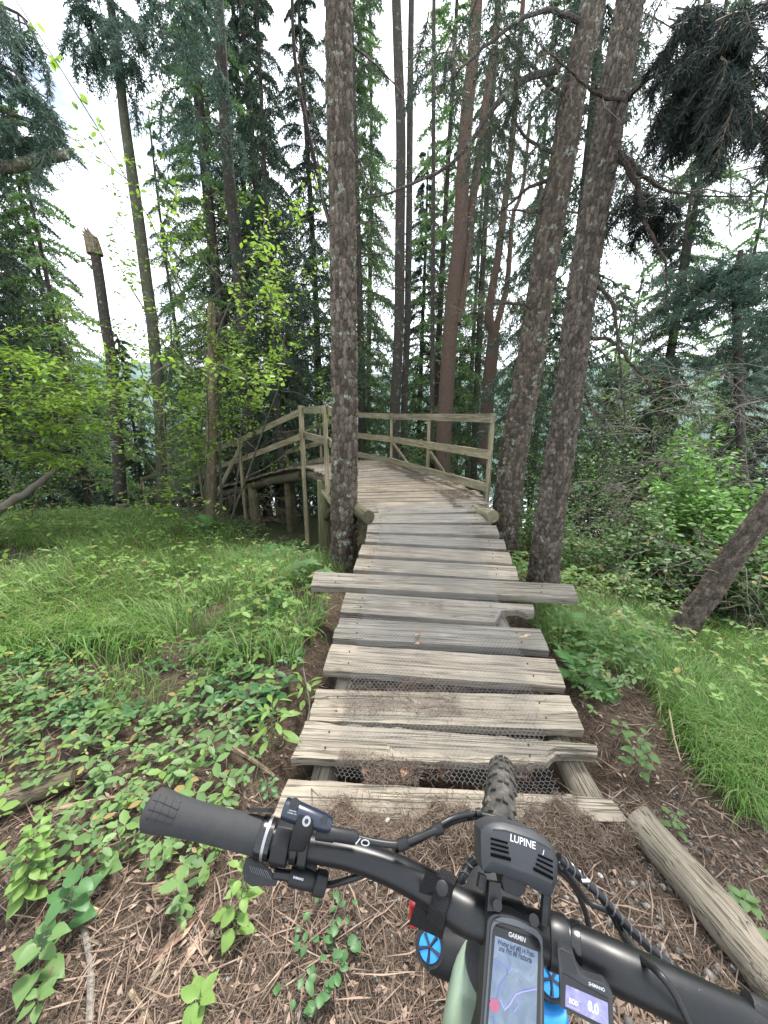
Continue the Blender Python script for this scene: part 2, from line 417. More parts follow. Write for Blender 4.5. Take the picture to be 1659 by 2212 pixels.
M['map'] = m_screen('map_screen', (.09, .125, .17), (.135, .175, .225), (.19, .23, .28))
M['lcd'] = m_screen('small_display', (.13, .12, .24), (.19, .18, .31), (.27, .27, .38))
# ================================================================ GROUND
def build_ground():
    nx, ny = 270, 330
    a = np.linspace(-1, 1, nx); x = .9 * np.sinh(6.55 * a) / 1.0
    x = np.sign(a) * (np.abs(a) * 3.2 + np.expm1(np.abs(a) * 5.6) * .85)
    b = np.linspace(0, 1, ny); y = -2 + b * 9 + np.expm1(b * 6.0) * .35
    X, Y = np.meshgrid(x, y); Z = T(X, Y)
    # the ground comes up and buries the foot of the walkway
    V = np.stack([X, Y, Z], -1).reshape(-1, 3)
    i = np.arange(nx - 1); j = np.arange(ny - 1); I, J = np.meshgrid(i, j); k = (J * nx + I).ravel()
    F = np.stack([k, k + 1, k + nx + 1, k + nx], 1)
    tag(link('ground', npmesh('ground', V, [F], M['soil'])), kind='structure')
build_ground()
def build_hills():
    n, m = 120, 14
    a = np.linspace(math.radians(-75), math.radians(75), n); r = np.linspace(300, 560, m)
    A, R = np.meshgrid(a, r); t = (R - 300) / 260
    X = R * np.sin(A); Y = R * np.cos(A)
    Z = -60 + t ** .8 * (105 + 40 * fbm(A * 3, A * 0 + 2, 5)) + 5 * fbm(X * .03, Y * .03, 8)
    V = np.stack([X, Y, Z], -1).reshape(-1, 3)
    I, J = np.meshgrid(np.arange(n - 1), np.arange(m - 1)); k = (J * n + I).ravel()
    tag(link('hills', npmesh('hills', V, [np.stack([k, k + 1, k + n + 1, k + n], 1)], M['hill'])), kind='structure')
build_hills()

# ================================================================ BOARDWALK
bridge = thing('wooden_boardwalk', 'weathered plank boardwalk climbing from the bare earth and curving left behind the lichened pine', 'boardwalk', (0.3, 1.2, 0))
BP = bridge.location.copy()
SL, Z0, Y0 = .14, .06, 1.3
def zr(y): return Z0 + SL * (y - Y0)
def hitr(u, v):
    r = ray(u, v); t = (Z0 - SL * Y0 - CAMZ) / (r.z - SL * r.y); return Vector((0, 0, CAMZ)) + r * t
def c3(x, y): return hitr(570.2 + x * .4687, 1252.8 + y * .4687)
def c4(x, y): return hitr(570.2 + x * .4687, 864 + y * .4687)
def plank(P, th=.045, mat='plank', seed=0, ns=14, nw=3, front=None, back=None, groove=None, rough=.0016, label=None, name='plank'):
    """P: back-left, back-right, front-right, front-left of the top face; a board of its own with uneven worn edges"""
    P = [Vector(p) for p in P]; c = (P[0] + P[1] + P[2] + P[3]) / 4
    ex = ((P[1] + P[2]) - (P[0] + P[3])).normalized(); ey = (P[0] + P[1]) - (P[2] + P[3])
    ey = (ey - ex * ey.dot(ex)).normalized(); ez = ex.cross(ey)
    R = Matrix((ex, ey, ez)).transposed()
    q = [R.transposed() @ (p - c) for p in P]
    rr = np.random.RandomState(seed + 5)
    top = []
    sx = np.linspace(0, 1, ns + 1); jb = rr.randn(ns + 1) * rough; jf = rr.randn(ns + 1) * rough
    je = rr.randn(2, nw + 1) * rough * 1.5
    zz = fbm(sx * 6, sx * 0 + seed * 3.1, seed) * .003
    V = []
    for a, s in enumerate(sx):
        b0 = q[0].lerp(q[1], s); f0 = q[3].lerp(q[2], s)
        if back: b0 = b0.lerp(f0, back(s))
        if front: f0 = f0.lerp(b0, front(s))
        for k in range(nw + 1):
            p = b0.lerp(f0, k / nw); z = p.z + zz[a] - .003
            x = p.x + (je[0][k] if a == 0 else je[1][k] if a == ns else 0); y = p.y + (jb[a] if k == 0 else jf[a] if k == nw else 0)
            if k in (0, nw): z -= .003
            if groove: z -= groove(s, k / nw)
            V.append((x, y, z))
    n1 = len(V)
    for i in range(n1): V.append((V[i][0], V[i][1], -th + V[i][2] * .3))
    F = []; w = nw + 1
    for a in range(ns):
        for k in range(nw):
            i = a * w + k; F.append((i, i + 1, i + w + 1, i + w)); F.append((n1 + i, n1 + i + w, n1 + i + w + 1, n1 + i + 1))
        for k, o in ((0, 0), (nw, 1)):
            i = a * w + k; f = (i, i + w, n1 + i + w, n1 + i); F.append(f if o == 0 else tuple(reversed(f)))
    for k in range(nw):
        i = k; F.append((i + 1, i, n1 + i, n1 + i + 1)); i = ns * w + k; F.append((i, i + 1, n1 + i + 1, n1 + i))
    mb = MB(); mb.add(V, F); me = mb.mesh(name, M[mat])
    o = link(name, me, bridge); o.matrix_parent_inverse = Matrix.Translation(-BP)
    o.matrix_basis = Matrix.Translation(c) @ R.to_4x4()
    if label: o['label'] = label
    return o
D = Vector((0, 0, 1))
BD = [
 (c3, [(110, 915), (1600, 1003), (1680, 1110), (40, 1090)], dict(label='foot plank half buried under earth and pine needles')),
 (c3, [(190, 648), (1530, 755), (1545, 850), (133, 818)], dict(label='split and splintered plank with dark cracks', rough=.003, ns=30, nw=6,
    front=lambda s: .0 if s < .86 else .34 + .22 * ((s * 61.7) % 1), groove=lambda s, t: .012 * (1 if .5 < t < .72 and s > .3 else 0) + .006 * (1 if .8 < t < .9 and s < .6 else 0))),
 (c3, [(240, 500), (1405, 530), (1480, 690), (208, 642)], dict(label='plank with a rotten groove filled with needles', ns=24, nw=8,
    groove=lambda s, t: .028 * max(0, 1 - abs(t - .3 - .1 * math.sin(s * 7)) / .2) * (1 if s < .42 else max(0, 1 - (s - .42) * 5)))),
 (c3, [(310, 292), (1340, 362), (1393, 490), (272, 412)], {}),
 (c3, [(350, 170), (1275, 225), (1313, 322), (318, 265)], {}),
 (c3, [(378, 55), (1238, 112), (1262, 205), (350, 145)], dict(label='plank with its right end broken away', ns=24, nw=4,
    front=lambda s: 0 if s < .83 else .50 + .20 * ((s * 53.3) % 1))),
 (c4, [(235, 795), (1425, 855), (1447, 920), (217, 860)], dict(label='long plank sticking out on both sides', th=.055)),
 (c4, [(430, 727), (1160, 765), (1177, 828), (412, 780)], {}),
 (c4, [(450, 664), (1130, 700), (1147, 752), (436, 710)], {}),
 (c4, [(474, 615), (1105, 640), (1120, 686), (466, 652)], {}),
 (c4, [(480, 571), (1070, 577), (1087, 622), (476, 608)], {}),
 (c4, [(483, 534), (1040, 523), (1052, 562), (483, 565)], {}),
 (c4, [(520, 488), (995, 470), (1025, 510), (530, 527)], {}),
]
for i, (cf, q, kw) in enumerate(BD):
    P = [cf(*p) for p in q]
    if i == 6: P = [p + D * .012 for p in P]
    kw.setdefault('th', .05)
    plank(P, seed=i, **kw)

nl = MB()
for i, (cf, q, kw) in enumerate(BD[1:], 1):
    P = [cf(*p_) for p_ in q]
    for s in (.10, .88 if i not in (1, 5) else .78):
        for t in (.28, .72):
            a = P[0].lerp(P[1], s + .01 * math.sin(i * 7 + t * 9)); b = P[3].lerp(P[2], s + .01 * math.sin(i * 5 + t)); c = a.lerp(b, t); c.z += .004 + (.012 if i == 6 else 0)
            nl.tube([c - D * .006, c + D * .0012], [.0042, .0036], 7)
o = link('nail_heads', nl.mesh('nail_heads', M['tyre']), bridge); o.matrix_parent_inverse = Matrix.Translation(-BP); o['kind'] = 'stuff'
# the curve: inner and outer edge, surveyed, with the height of the deck
inner = spline([(-.22, 3.95, .44), (-.42, 4.7, .52), (-.83, 5.7, .60), (-1.22, 6.45, .66), (-1.72, 7.15, .62), (-2.45, 7.85, .42), (-3.3, 8.6, .12), (-4.8, 9.75, -.33), (-6.4, 10.9, -.85), (-7.7, 11.8, -1.28)], 20)
outer = spline([(1.30, 4.20, .44), (1.28, 4.75, .54), (.84, 6.3, .60), (.20, 7.55, .66), (-.55, 8.4, .62), (-1.5, 9.15, .42), (-2.55, 9.95, .12), (-4.0, 11.05, -.33), (-5.6, 12.2, -.85), (-6.95, 13.1, -1.28)], 20)
mid = (inner + outer) / 2
ds = np.concatenate([[0], np.cumsum(np.linalg.norm(np.diff(mid, axis=0), axis=1))])
def at(e, s): return Vector([float(np.interp(s, ds, e[:, k])) for k in range(3)])
s = .0; i = 0; step = .158
while s < ds[-1] - step:
    g = .014 + .006 * rnd.random()
    a0, a1 = at(inner, s + g), at(inner, s + step); b0, b1 = at(outer, s + g), at(outer, s + step)
    j1, j2 = rnd.uniform(-.05, .05), rnd.uniform(-.04, .06)
    e0 = (b0 - a0).normalized()
    near = s < 5
    dz = Vector((0, 0, rnd.uniform(-.004, .004)))
    plank([a1 - e0 * j1 + dz, b1 + e0 * j2 + dz, b0 + e0 * j2 + dz, a0 - e0 * j1 + dz], th=.035, mat='plank_deck', seed=40 + i, ns=6 if near else 2, nw=1, rough=.003)
    s += step; i += 1

def member(name, P, R, mat, n=10, label=None, along=None):
    """round timber between surveyed points; local x (or z) runs along it so the grain follows"""
    P = [Vector(p) for p in P]; c = P[0].copy(); t = (P[-1] - P[0]).normalized()
    R3 = (t.to_track_quat('Z', 'Y') if along == 'z' else t.to_track_quat('X', 'Z')).to_matrix(); Ri = R3.transposed()
    mb = MB(); mb.tube([Ri @ (p - c) for p in P], R, n)
    o = link(name, mb.mesh(name, M[mat], True), bridge); o.matrix_parent_inverse = Matrix.Translation(-BP)
    o.matrix_basis = Matrix.Translation(c) @ R3.to_4x4()
    if label: o['label'] = label
    return o
def beam(name, A, B, w, h, mat, up=Vector((0, 0, 1)), label=None, n=6):
    """sawn board from A to B, h high (along up), w thick, edges slightly wavy"""
    A = Vector(A); B = Vector(B); x = (B - A).normalized(); y = up.cross(x).normalized(); z = x.cross(y)
    R3 = Matrix((x, y, z)).transposed(); L = (B - A).length
    mb = MB(); V = []; F = []
    for i in range(n + 1):
        a = L * i / n; j = [rnd.uniform(-.0025, .0025) for _ in range(4)]
        V += [(a, -w / 2, -h / 2 + j[0]), (a, w / 2, -h / 2 + j[1]), (a, w / 2, h / 2 + j[2]), (a, -w / 2, h / 2 + j[3])]
        if i: b = 4 * i - 4; F += [(b + k, b + (k + 1) % 4, b + 4 + (k + 1) % 4, b + 4 + k) for k in range(4)]
    F += [(3, 2, 1, 0), tuple(4 * n + k for k in range(4))]
    mb.add(V, F); o = link(name, mb.mesh(name, M[mat]), bridge); o.matrix_parent_inverse = Matrix.Translation(-BP)
    o.matrix_basis = Matrix.Translation(A) @ R3.to_4x4()
    if label: o['label'] = label
    return o
# logs under the straight part
def hz(u, v, dz): 
    p = hitr(u, v); p.z += dz; return p
member('log_beam', [(.87, 1.14, -.07), (.85, 1.6, -.055), (.83, 2.4, .065), (.80, 3.3, .20), (.80, 4.1, .30)], [.062, .066, .062, .06, .06], 'log', 14, 'stout peeled log under the right ends of the planks')
member('log_beam', [(-.28, 1.2, -.09), (-.20, 2.1, .02), (-.06, 3.2, .18), (.02, 4.0, .29)], [.062, .062, .06, .06], 'log', 14, 'peeled log under the left ends of the planks')
# two beams whose sawn ends show where the curve begins
UPV_ = Vector((0, 0, 1))
def cyl_end(P, r, label): member('curve_beam', P, r, 'log_dark' if 'left' in label else 'rail', 16, label)
rb = pY(1066, 1110, 3.92)
cyl_end([rb - UPV_ * .03, rb + Vector((-.06, .35, -.07)), (1.04, 5.2, .40)], [.070, .070, .068], 'mossy right beam end of the curve')
lb = pY(796, 1113, 3.85)
cyl_end([lb - UPV_ * .02, lb + Vector((-.20, .45, -.02)), (-.62, 5.3, .45), (-.98, 6.1, .53), (-1.50, 7.0, .52)], [.072, .072, .07, .07, .07], 'dark left beam end of the curve')
member('log_beam', [(-1.60, 7.2, .44), (-2.45, 8.05, .20), (-3.4, 8.9, -.13), (-4.8, 10.0, -.56), (-6.2, 11.0, -1.03)], [.10, .095, .09, .085, .08], 'log_dark', 12, 'dark log under the descending ramp')
member('log_beam', [(.80, 6.2, .49), (.1, 7.5, .54), (-.6, 8.25, .50), (-1.6, 9.05, .30), (-2.7, 9.9, 0)], .085, 'log_dark', 8)
# posts from the ground
def post(x, y, top, r0, r1, mat, label=None, dx=0, dy=0, n=12):
    g = Tz(x, y) - .1
    return member('support_post', [(x, y, g), (x + dx / 2, y + dy / 2, (g + top) / 2), (x + dx, y + dy, top)], [r0, (r0 + r1) / 2, r1], mat, n, label, along='z')
post(-1.02, 6.1, .53, .115, .10, 'rail_z', 'thick greenish post under the bend')
post(-3.12, 8.65, .05, .12, .11, 'rail_z', 'knotted log post under the ramp')
post(-2.05, 7.75, .36, .07, .07, 'log_dark'); post(-.6, 7.6, .5, .09, .09, 'log_dark'); post(.85, 5.8, .48, .1, .09, 'log_dark')
post(.1, 4.6, .42, .09, .08, 'log_dark'); post(1.1, 4.7, .42, .09, .08, 'log_dark'); post(-2.3, 9.1, .2, .08, .08, 'log_dark'); post(-4.3, 9.6, -.3, .08, .08, 'log_dark')
member('brace', [(-1.0, 6.1, -.15), (-.62, 5.3, .40)], .06, 'log_dark', 10)
member('brace', [(-1.05, 6.15, .38), (-.45, 4.9, .05)], .055, 'rail', 10, 'diagonal brace under the bend')

# railings: posts and boards
UPV = Vector((0, 0, 1))
def rail_post(p, h, w=.055, drop=.15, label=None, lean=0):
    p = Vector(p); return beam('rail_post', p - UPV * drop, p + UPV * h + Vector((lean, 0, 0)), w, w * 1.35, 'rail', up=Vector((0, 1, 0)), label=label, n=4)
o1 = pY(1052, 1068, 4.72); o2 = pY(923, 1030, 6.35); o3 = pY(845, 1004, 7.6); o4 = pY(771, 990, 8.45)
opost = [o1, o2, o3, o4, Vector((-1.55, 9.2, .40)), Vector((-2.6, 10.0, .10)), Vector((-4.05, 11.1, -.35)), Vector((-5.65, 12.25, -.87)), Vector((-7.0, 13.15, -1.3))]
for k, p in enumerate(opost):
    rail_post(p, 1.02, .05, drop=.2 if k < 4 else .6)
off = Vector((-.045, -.03, 0))
for k in range(len(opost) - 1):
    a, b = opost[k] + off, opost[k + 1] + off
    d = (b - a).normalized() * .06
    if k < 3:
        if k == 1: continue
        b2 = opost[k + 2] + off if k == 0 else b     # first boards span two bays
        for h, w in ((.96, .105), (.52, .11), (.10, .11)):
            beam('rail_board', a - d + UPV * h, b2 + d * .2 + UPV * h, .028, w, 'rail')
    else:
        for h in (.965, .55, .13): beam('rail_board', a + UPV * h, b + d * .4 + UPV * h, .028, .115, 'rail')
for p in (o2, o3):
    member('brace', [p + Vector((.04, .03, .42)), p + Vector((.5, .25, -.2))], .03, 'rail', 6)
i1 = pY(707, 1036, 5.15); i2 = pY(656, 1003, 6.75); i0 = Vector((-.42, 4.45, .50)); i3 = pY(524, 1040, 8.55)
ipost = [i0, i1, i2, i3, Vector((-4.85, 9.7, -.36)), Vector((-6.4, 10.85, -.88)), Vector((-7.8, 11.8, -1.3))]
for k, p in enumerate(ipost):
    if k == 2: rail_post(p, 1.03, .07, drop=p.z - Tz(p.x, p.y) + .1, label='tall post at the corner of the inner railing, reaching the ground')
    elif k == 3: rail_post(p, .95, .06, drop=p.z - Tz(p.x, p.y) + .1)
    else: rail_post(p, 1.0, .055, drop=.2)
off = Vector((.04, .01, 0))
for k in range(len(ipost) - 1):
    a, b = ipost[k] + off, ipost[k + 1] + off; d = (b - a).normalized() * .05
    for h in (.95, .52) : beam('rail_board', a - d + UPV * h, b + d + UPV * h, .026, .11, 'rail')
# pole braces beside the ramp
member('brace', [pY(455, 1095, 7.7), pY(524, 955, 8.4)], .04, 'rail', 8, 'slanting pole against the ramp railing')

# chicken wire nailed down the middle
def wire_mesh():
    # hexagonal cells, each wire a thin 3-sided bar draped over the planks
    cw, ch = .018, .0165; V = []; E = []
    def surf(x, y):
        return zr(y) + .012
    L = [(c3(330, 905), c3(1370, 985)), (c3(385, 545), c3(1255, 560)), (c3(430, 300), c3(1190, 350)), (c4(480, 880), c4(1085, 925)), (c4(515, 700), c4(1020, 740)), (c4(545, 580), c4(950, 560)), (c4(545, 500), c4(930, 505))]
    cy = [(a.y + b.y) / 2 for a, b in L]
    def P(s, y):
        xl = np.interp(y, cy, [a.x for a, b in L]); xr = np.interp(y, cy, [b.x for a, b in L])
        slope = np.interp(y, cy, [(b.y - a.y) / (b.x - a.x) for a, b in L])
        x = xl + (xr - xl) * s; yy = y + slope * (x - (xl + xr) / 2)
        z = zr(yy) + .010
        # the first metre has torn loose and sags between the boards
        sag = .05 * max(0, 1 - abs(y - 1.27) / .12) * (.5 + .5 * math.sin(s * 9))
        w = .004 * math.sin(s * 23 + y * 9) + .004 * math.sin(y * 31)
        return Vector((x + .004 * math.sin(y * 17), yy, z + w * .5 - sag))
    ny = int((cy[-1] - cy[0]) / ch); nx = 44; mb = MB()
    def seg(a, b):
        r = .00055; d = (b - a).normalized(); u = d.cross(UPV).normalized() * r; w = UPV * r
        mb.add([a + u - w * .5, a - u - w * .5, a + w, b + u - w * .5, b - u - w * .5, b + w], [(0, 1, 4, 3), (1, 2, 5, 4), (2, 0, 3, 5)])
    rr = random.Random(3)
    for j in range(ny):
        y = cy[0] + j * ch
        for i in range(nx):
            if y < 1.36 and .38 < i / nx < .5 and rr.random() < .8: continue
            o = .5 * (j % 2)
            x0 = (i + o) / nx; a = P(x0, y); b = P(x0, y + ch * .45); c = P(x0 + .5 / nx, y + ch); dd = P(x0 - .5 / nx, y + ch)
            seg(a, b); seg(b, c); seg(b, dd)
    o = link('wire_netting', mb.mesh('wire_netting', M['wire']), bridge); o.matrix_parent_inverse = Matrix.Translation(-BP)
    tag(o, kind='stuff')
wire_mesh()

# ================================================================ TREES
def voro_plates(u, v, period, seed):
    """F2-F1 and cell value of a jittered grid, periodic in u"""
    i = np.floor(u).astype(int); j = np.floor(v).astype(int)
    d1 = np.full(u.shape, 9.); d2 = np.full(u.shape, 9.); cv = np.zeros(u.shape)
    for a in (-1, 0, 1):
        for b in (-1, 0, 1):
            ii = i + a; jj = j + b; im = np.mod(ii, period)
            px = ii + .15 + .7 * _h(im, jj, seed); py = jj + .15 + .7 * _h(im, jj, seed + 7)
            d = np.hypot(px - u, py - v); c = _h(im, jj, seed + 13)
            cl = d < d1; d2 = np.where(cl, d1, np.minimum(d2, d)); cv = np.where(cl, c, cv); d1 = np.where(cl, d, d1)
    return d2 - d1, cv
def trunk_np(P, R, mat, nth=110, cell=.035, stretch=2.0, amp=.012, seed=0, dl=.016, swell=.25):
    P = np.array([list(p) for p in P], float); R = np.array(R, float)
    s0 = np.concatenate([[0], np.cumsum(np.linalg.norm(np.diff(P, axis=0), axis=1))]); Lr = s0[-1]
    sm = spline(P, 12); ss = np.concatenate([[0], np.cumsum(np.linalg.norm(np.diff(sm, axis=0), axis=1))]); ss *= Lr / ss[-1]
    n = int(Lr / dl); s = np.linspace(0, Lr, n)
    cen = np.stack([np.interp(s, ss, sm[:, k]) for k in range(3)], 1); r = np.interp(s, s0, R)
    r = r * (1 + swell * np.exp(-s / .18))
    th = np.linspace(0, 2 * PI, nth, endpoint=False); TH, S = np.meshgrid(th, s)
    per = max(6, int(round(2 * PI * R.mean() / cell)))
    U = TH / (2 * PI) * per; Vv = S / (cell * stretch)
    w = fbm(S * 9, np.sin(TH) * 3 + 5, seed, 3) - .5; U = U + w * .9
    e, cv = voro_plates(U, Vv, per, seed)
    h = sst(.03, .20, e) * (.5 + .5 * cv)
    h2 = fbm(TH * 14, S * 60, seed + 3, 3) - .5
    lob = .05 * np.sin(TH * 3 + seed) + .03 * np.sin(TH * 5 + S * .8 + seed)
    rad = r[:, None] * (1 + lob * (.6 + 1.5 * np.exp(-S / .25))) + amp * (h - .6) + h2 * amp * .5
    t = np.gradient(cen, axis=0); t /= np.linalg.norm(t, axis=1)[:, None]
    ex = np.cross(t, [0, 1, 0]); ex /= np.linalg.norm(ex, axis=1)[:, None]; ey = np.cross(t, ex)
    V = cen[:, None, :] + rad[..., None] * (np.cos(TH)[..., None] * ex[:, None, :] + np.sin(TH)[..., None] * ey[:, None, :])
    I, J = np.meshgrid(np.arange(nth), np.arange(n - 1)); k = (J * nth + I).ravel(); k2 = (J * nth + (I + 1) % nth).ravel()
    me = npmesh('trunk', V.reshape(-1, 3), [np.stack([k, k2, k2 + nth, k + nth], 1)], mat)
    at_ = me.attributes.new('plate', 'FLOAT', 'POINT'); at_.data.foreach_set('value', cv.ravel().astype(np.float32)); return me
def slivers(B, Dr, L, Wd, up=None):
    """one triangle-pair per needle spray: base B, direction Dr (unit), length L, width Wd"""
    n = len(B); L = np.broadcast_to(L, n)[:, None]; Wd = np.broadcast_to(Wd, n)[:, None]
    r = RS.randn(n, 3); s = np.cross(Dr, r); s /= np.linalg.norm(s, axis=1)[:, None] + 1e-9
    V = np.concatenate([B, B + Dr * L * .5 + s * Wd * .5, B + Dr * L, B + Dr * L * .5 - s * Wd * .5], 1).reshape(-1, 3)
    F = np.arange(4 * n).reshape(n, 4)
    return V, F
def unit(a): return a / (np.linalg.norm(a, axis=-1, keepdims=True) + 1e-9)
class NP:
    def __init__(s): s.V = []; s.F = []; s.n = 0
    def add(s, V, F): s.V.append(np.asarray(V)); s.F.append(np.asarray(F) + s.n); s.n += len(V)
    def mesh(s, name, mat, smooth=False):
        ks = {}
        for f in s.F: ks.setdefault(f.shape[1], []).append(f)
        return npmesh(name, np.concatenate(s.V), [np.concatenate(f) for f in ks.values()], mat, smooth)
def spray_spruce(seed, L=1.0, droop=.35, density=1.0, hang=.8, fine=1.0):
    """one spruce bough along +x of length L: needle sprays (V,F) and twig polylines"""
    g = np.random.RandomState(seed); tw = []; B = []; Dd = []; Ln = []
    t = np.linspace(0, 1, 9); ax = np.stack([t * L, .06 * L * np.sin(t * 5 + seed), -droop * L * t ** 1.7 + .10 * L * np.sin(t * 3)], 1)
    tw.append((ax, .012, .003))
    ns = int(26 * density)
    for i in range(ns):
        a = .12 + .88 * (i + g.rand()) / ns; side = 1 if i % 2 else -1
        b = np.array([np.interp(a, t, ax[:, k]) for k in range(3)])
        l = L * (.34 * (1 - a) + .10) * g.uniform(.7, 1.2)
        d = unit(np.array([.75, side * g.uniform(.5, 1.1), -hang * g.uniform(.2, 1.)]))
        q = np.linspace(0, 1, 5)[:, None]; pl = b + d * l * q + np.array([0, 0, -1.]) * hang * l * .6 * q ** 2
        tw.append((pl, .004, .0015))
        m = int(max(5, l / .03) * fine)
        for k in range(m):
            f = (k + g.rand()) / m; p = b + d * l * f + np.array([0, 0, -1.]) * hang * l * .6 * f * f
            for _ in range(3):
                e = unit(d * .6 + g.randn(3) * .55 + np.array([0, 0, -.55 * hang])); B.append(p); Dd.append(e); Ln.append(g.uniform(.045, .10))
    m = int(L / .02)
    for k in range(m):
        f = .15 + .85 * k / m; p = np.array([np.interp(f, t, ax[:, c]) for c in range(3)])
        for _ in range(3):
            e = unit(np.array([.5, 0, -.3]) + g.randn(3) * .6); B.append(p); Dd.append(e); Ln.append(g.uniform(.04, .09))
    return np.array(B), np.array(Dd), np.array(Ln), tw
def rotz(a): c, s = math.cos(a), math.sin(a); return np.array([[c, -s, 0], [s, c, 0], [0, 0, 1.]])
def roty(a): c, s = math.cos(a), math.sin(a); return np.array([[c, 0, s], [0, 1, 0], [-s, 0, c]])
def conifer_crown(seed, z0, z1, len0, len1, n, droop, hang, dens, width=.016, fine=1.0, slope=.0, dead=0, lenscale=1.0):
    """needle mesh and bough mesh (origin at the foot of the trunk) for boughs between heights z0 and z1"""
    g = np.random.RandomState(seed); Bs = []; Ds = []; Ls = []; tw = MB()
    protos = [spray_spruce(seed * 10 + k, 1.0, droop, dens, hang, fine) for k in range(3)]
    for i in range(n):
        f = (i + g.rand()) / n; z = z0 + (z1 - z0) * f; l = (len0 + (len1 - len0) * f) * g.uniform(.65, 1.15)
        R = rotz(i * 2.4 + g.rand()) @ roty(g.uniform(-.15, .25) + slope)
        B, Dd, Ln, T_ = protos[g.randint(3)]
        if g.rand() >= dead:
            Bs.append((B * l) @ R.T + [0, 0, z]); Ds.append(Dd @ R.T); Ls.append(Ln * (.6 + .4 * l) * lenscale)
        for k, (pl, r0, r1) in enumerate(T_[:(9 if width > .012 else 30)]):
            q = (pl * l) @ R.T + [0, 0, z]; q = q[::2] if len(q) > 5 else q[[0, 2, 4]]
            tw.tube(q, np.linspace(r0 * (1.3 * l if k == 0 else 1), r1, len(q)), 4 if k == 0 else 3, False)
    V, F = slivers(np.concatenate(Bs), unit(np.concatenate(Ds)), np.concatenate(Ls), width)
    return V, F, tw
def straight_trunk(h, r, seed, lean=.0, bend=.05, n=10, sides=14):
    g = np.random.RandomState(seed); t = np.linspace(0, 1, n)
    P = np.stack([lean * h * t + bend * np.sin(t * 4 + seed) * h * .1, bend * .1 * h * np.cos(t * 5 + seed) - bend * .1 * h * math.cos(seed), h * t - .3], 1)
    return P, r * (1 - .75 * t) * (1 + .35 * np.exp(-t * h / .4))
def tree_obj(name, label, loc, parts, group=None, cat='tree', rz=0, sc=1):
    o = thing(name, label, cat, loc, group); o.rotation_euler[2] = rz; o.scale = (sc, sc, sc)
    for pn, me in parts:
        c = link(pn, me, o)
        if pn == 'boughs': c['kind'] = 'stuff'
    return o
# ---- prototypes of the spruces
def proto_spruce(seed, h, r, z0, len0, n, mat, bark, droop=.45, hang=1.0, dens=1.0, sides=12, fine=.75, width=.030, lean=0, lenscale=1.35):
    P, R = straight_trunk(h, r, seed, lean)
    tm = MB().tube(P, R, sides).mesh('trunk', M[bark], True)
    V, F, tw = conifer_crown(seed, z0, h * .97, len0, .35, n, droop, hang, dens, width, fine, lenscale=lenscale)
    cm = npmesh('crown', V, [F], M[mat], False); bm = tw.mesh('boughs', M['twig'])
    return [('trunk', tm), ('crown', cm), ('boughs', bm)]
SPA = proto_spruce(1, 20, .18, .7, 3.1, 140, 'spruce', 'bark_grey')
SPB = proto_spruce(2, 15, .14, .4, 2.6, 105, 'spruce', 'bark_grey', hang=.8)
SPC = proto_spruce(3, 9, .10, .3, 2.3, 90, 'spruce_mid', 'bark_grey', droop=.25, hang=.55)
SPE = proto_spruce(5, 18, .13, 2.0, 2.3, 66, 'spruce_mid', 'bark_grey', hang=1.2, width=.024)
SPD = proto_spruce(4, 19, .16, 3.4, 2.5, 80, 'spruce', 'bark_grey', hang=1.1)
def base(u, Y):
    x = (u - 829.5) / FL * (Y * CP + .5); return (x, Y, Tz(x, Y) - .05)
spr = [  # u, Y, proto, scale, rotation, label
 (600, 11.5, SPA, .80, .3, 'dark spruce rising straight behind the corner post of the railing'),
 (690, 14.0, SPA, .85, 1.7, 'dense spruce directly left of the lichened pine trunk, far side of the ramp'),
 (500, 13.0, SPA, .85, 2.9, 'spruce behind the split dead stem of the leafy clump'),
 (420, 16.5, SPE, .85, 4.1, 'slim spruce left of the leafy clump, at the edge of the bright sky gap'),
 (800, 17.0, SPE, 1.1, .9, 'tall spruce seen just right of the lichened pine trunk'),
 (905, 15.5, SPB, .9, 5.1, 'short spruce behind the middle of the outer railing'),
 (1010, 17.0, SPE, 1.0, 2.2, 'dark spruce behind the reddish double pine'),
 (1120, 13.5, SPE, .95, 3.6, 'dark hanging spruce between the forked pine and the leaning pines'),
 (1215, 15.0, SPE, .8, .2, 'spruce showing through the gap between the two leaning pines'),
 (1290, 12.5, SPC, .7, 1.1, 'young green spruce just right of the front leaning pine'),
 (60, 11.0, SPB, .95, .5, 'dark spruce filling the left edge of the view'),
 (165, 13.5, SPA, .72, 2.5, 'spruce behind the broken snag on the left'),
 (-60, 8.5, SPC, .95, 3.1, 'green spruce cut by the left edge of the view'),
 (300, 15.0, SPC, .8, 4.4, 'small green spruce below the tall bare trunk on the left'),
 (1400, 10.5, SPC, .62, 5.0, 'low spruce over the bramble thicket on the right'),
 (1560, 11.0, SPC, .85, 2.0, 'bushy spruce behind the leaning dark trunk on the right'),
 (1700, 9.0, SPB, .9, 1.0, 'dark spruce cut by the right edge of the view'),
 (1330, 17.0, SPE, .7, 4.0, 'small distant spruce right of the leaning pines'),
]
for u, Y, pr, sc, rz, lab in spr:
    tree_obj('spruce_tree', lab, base(u, Y), pr, 'spruces behind the boardwalk', rz=rz, sc=sc)

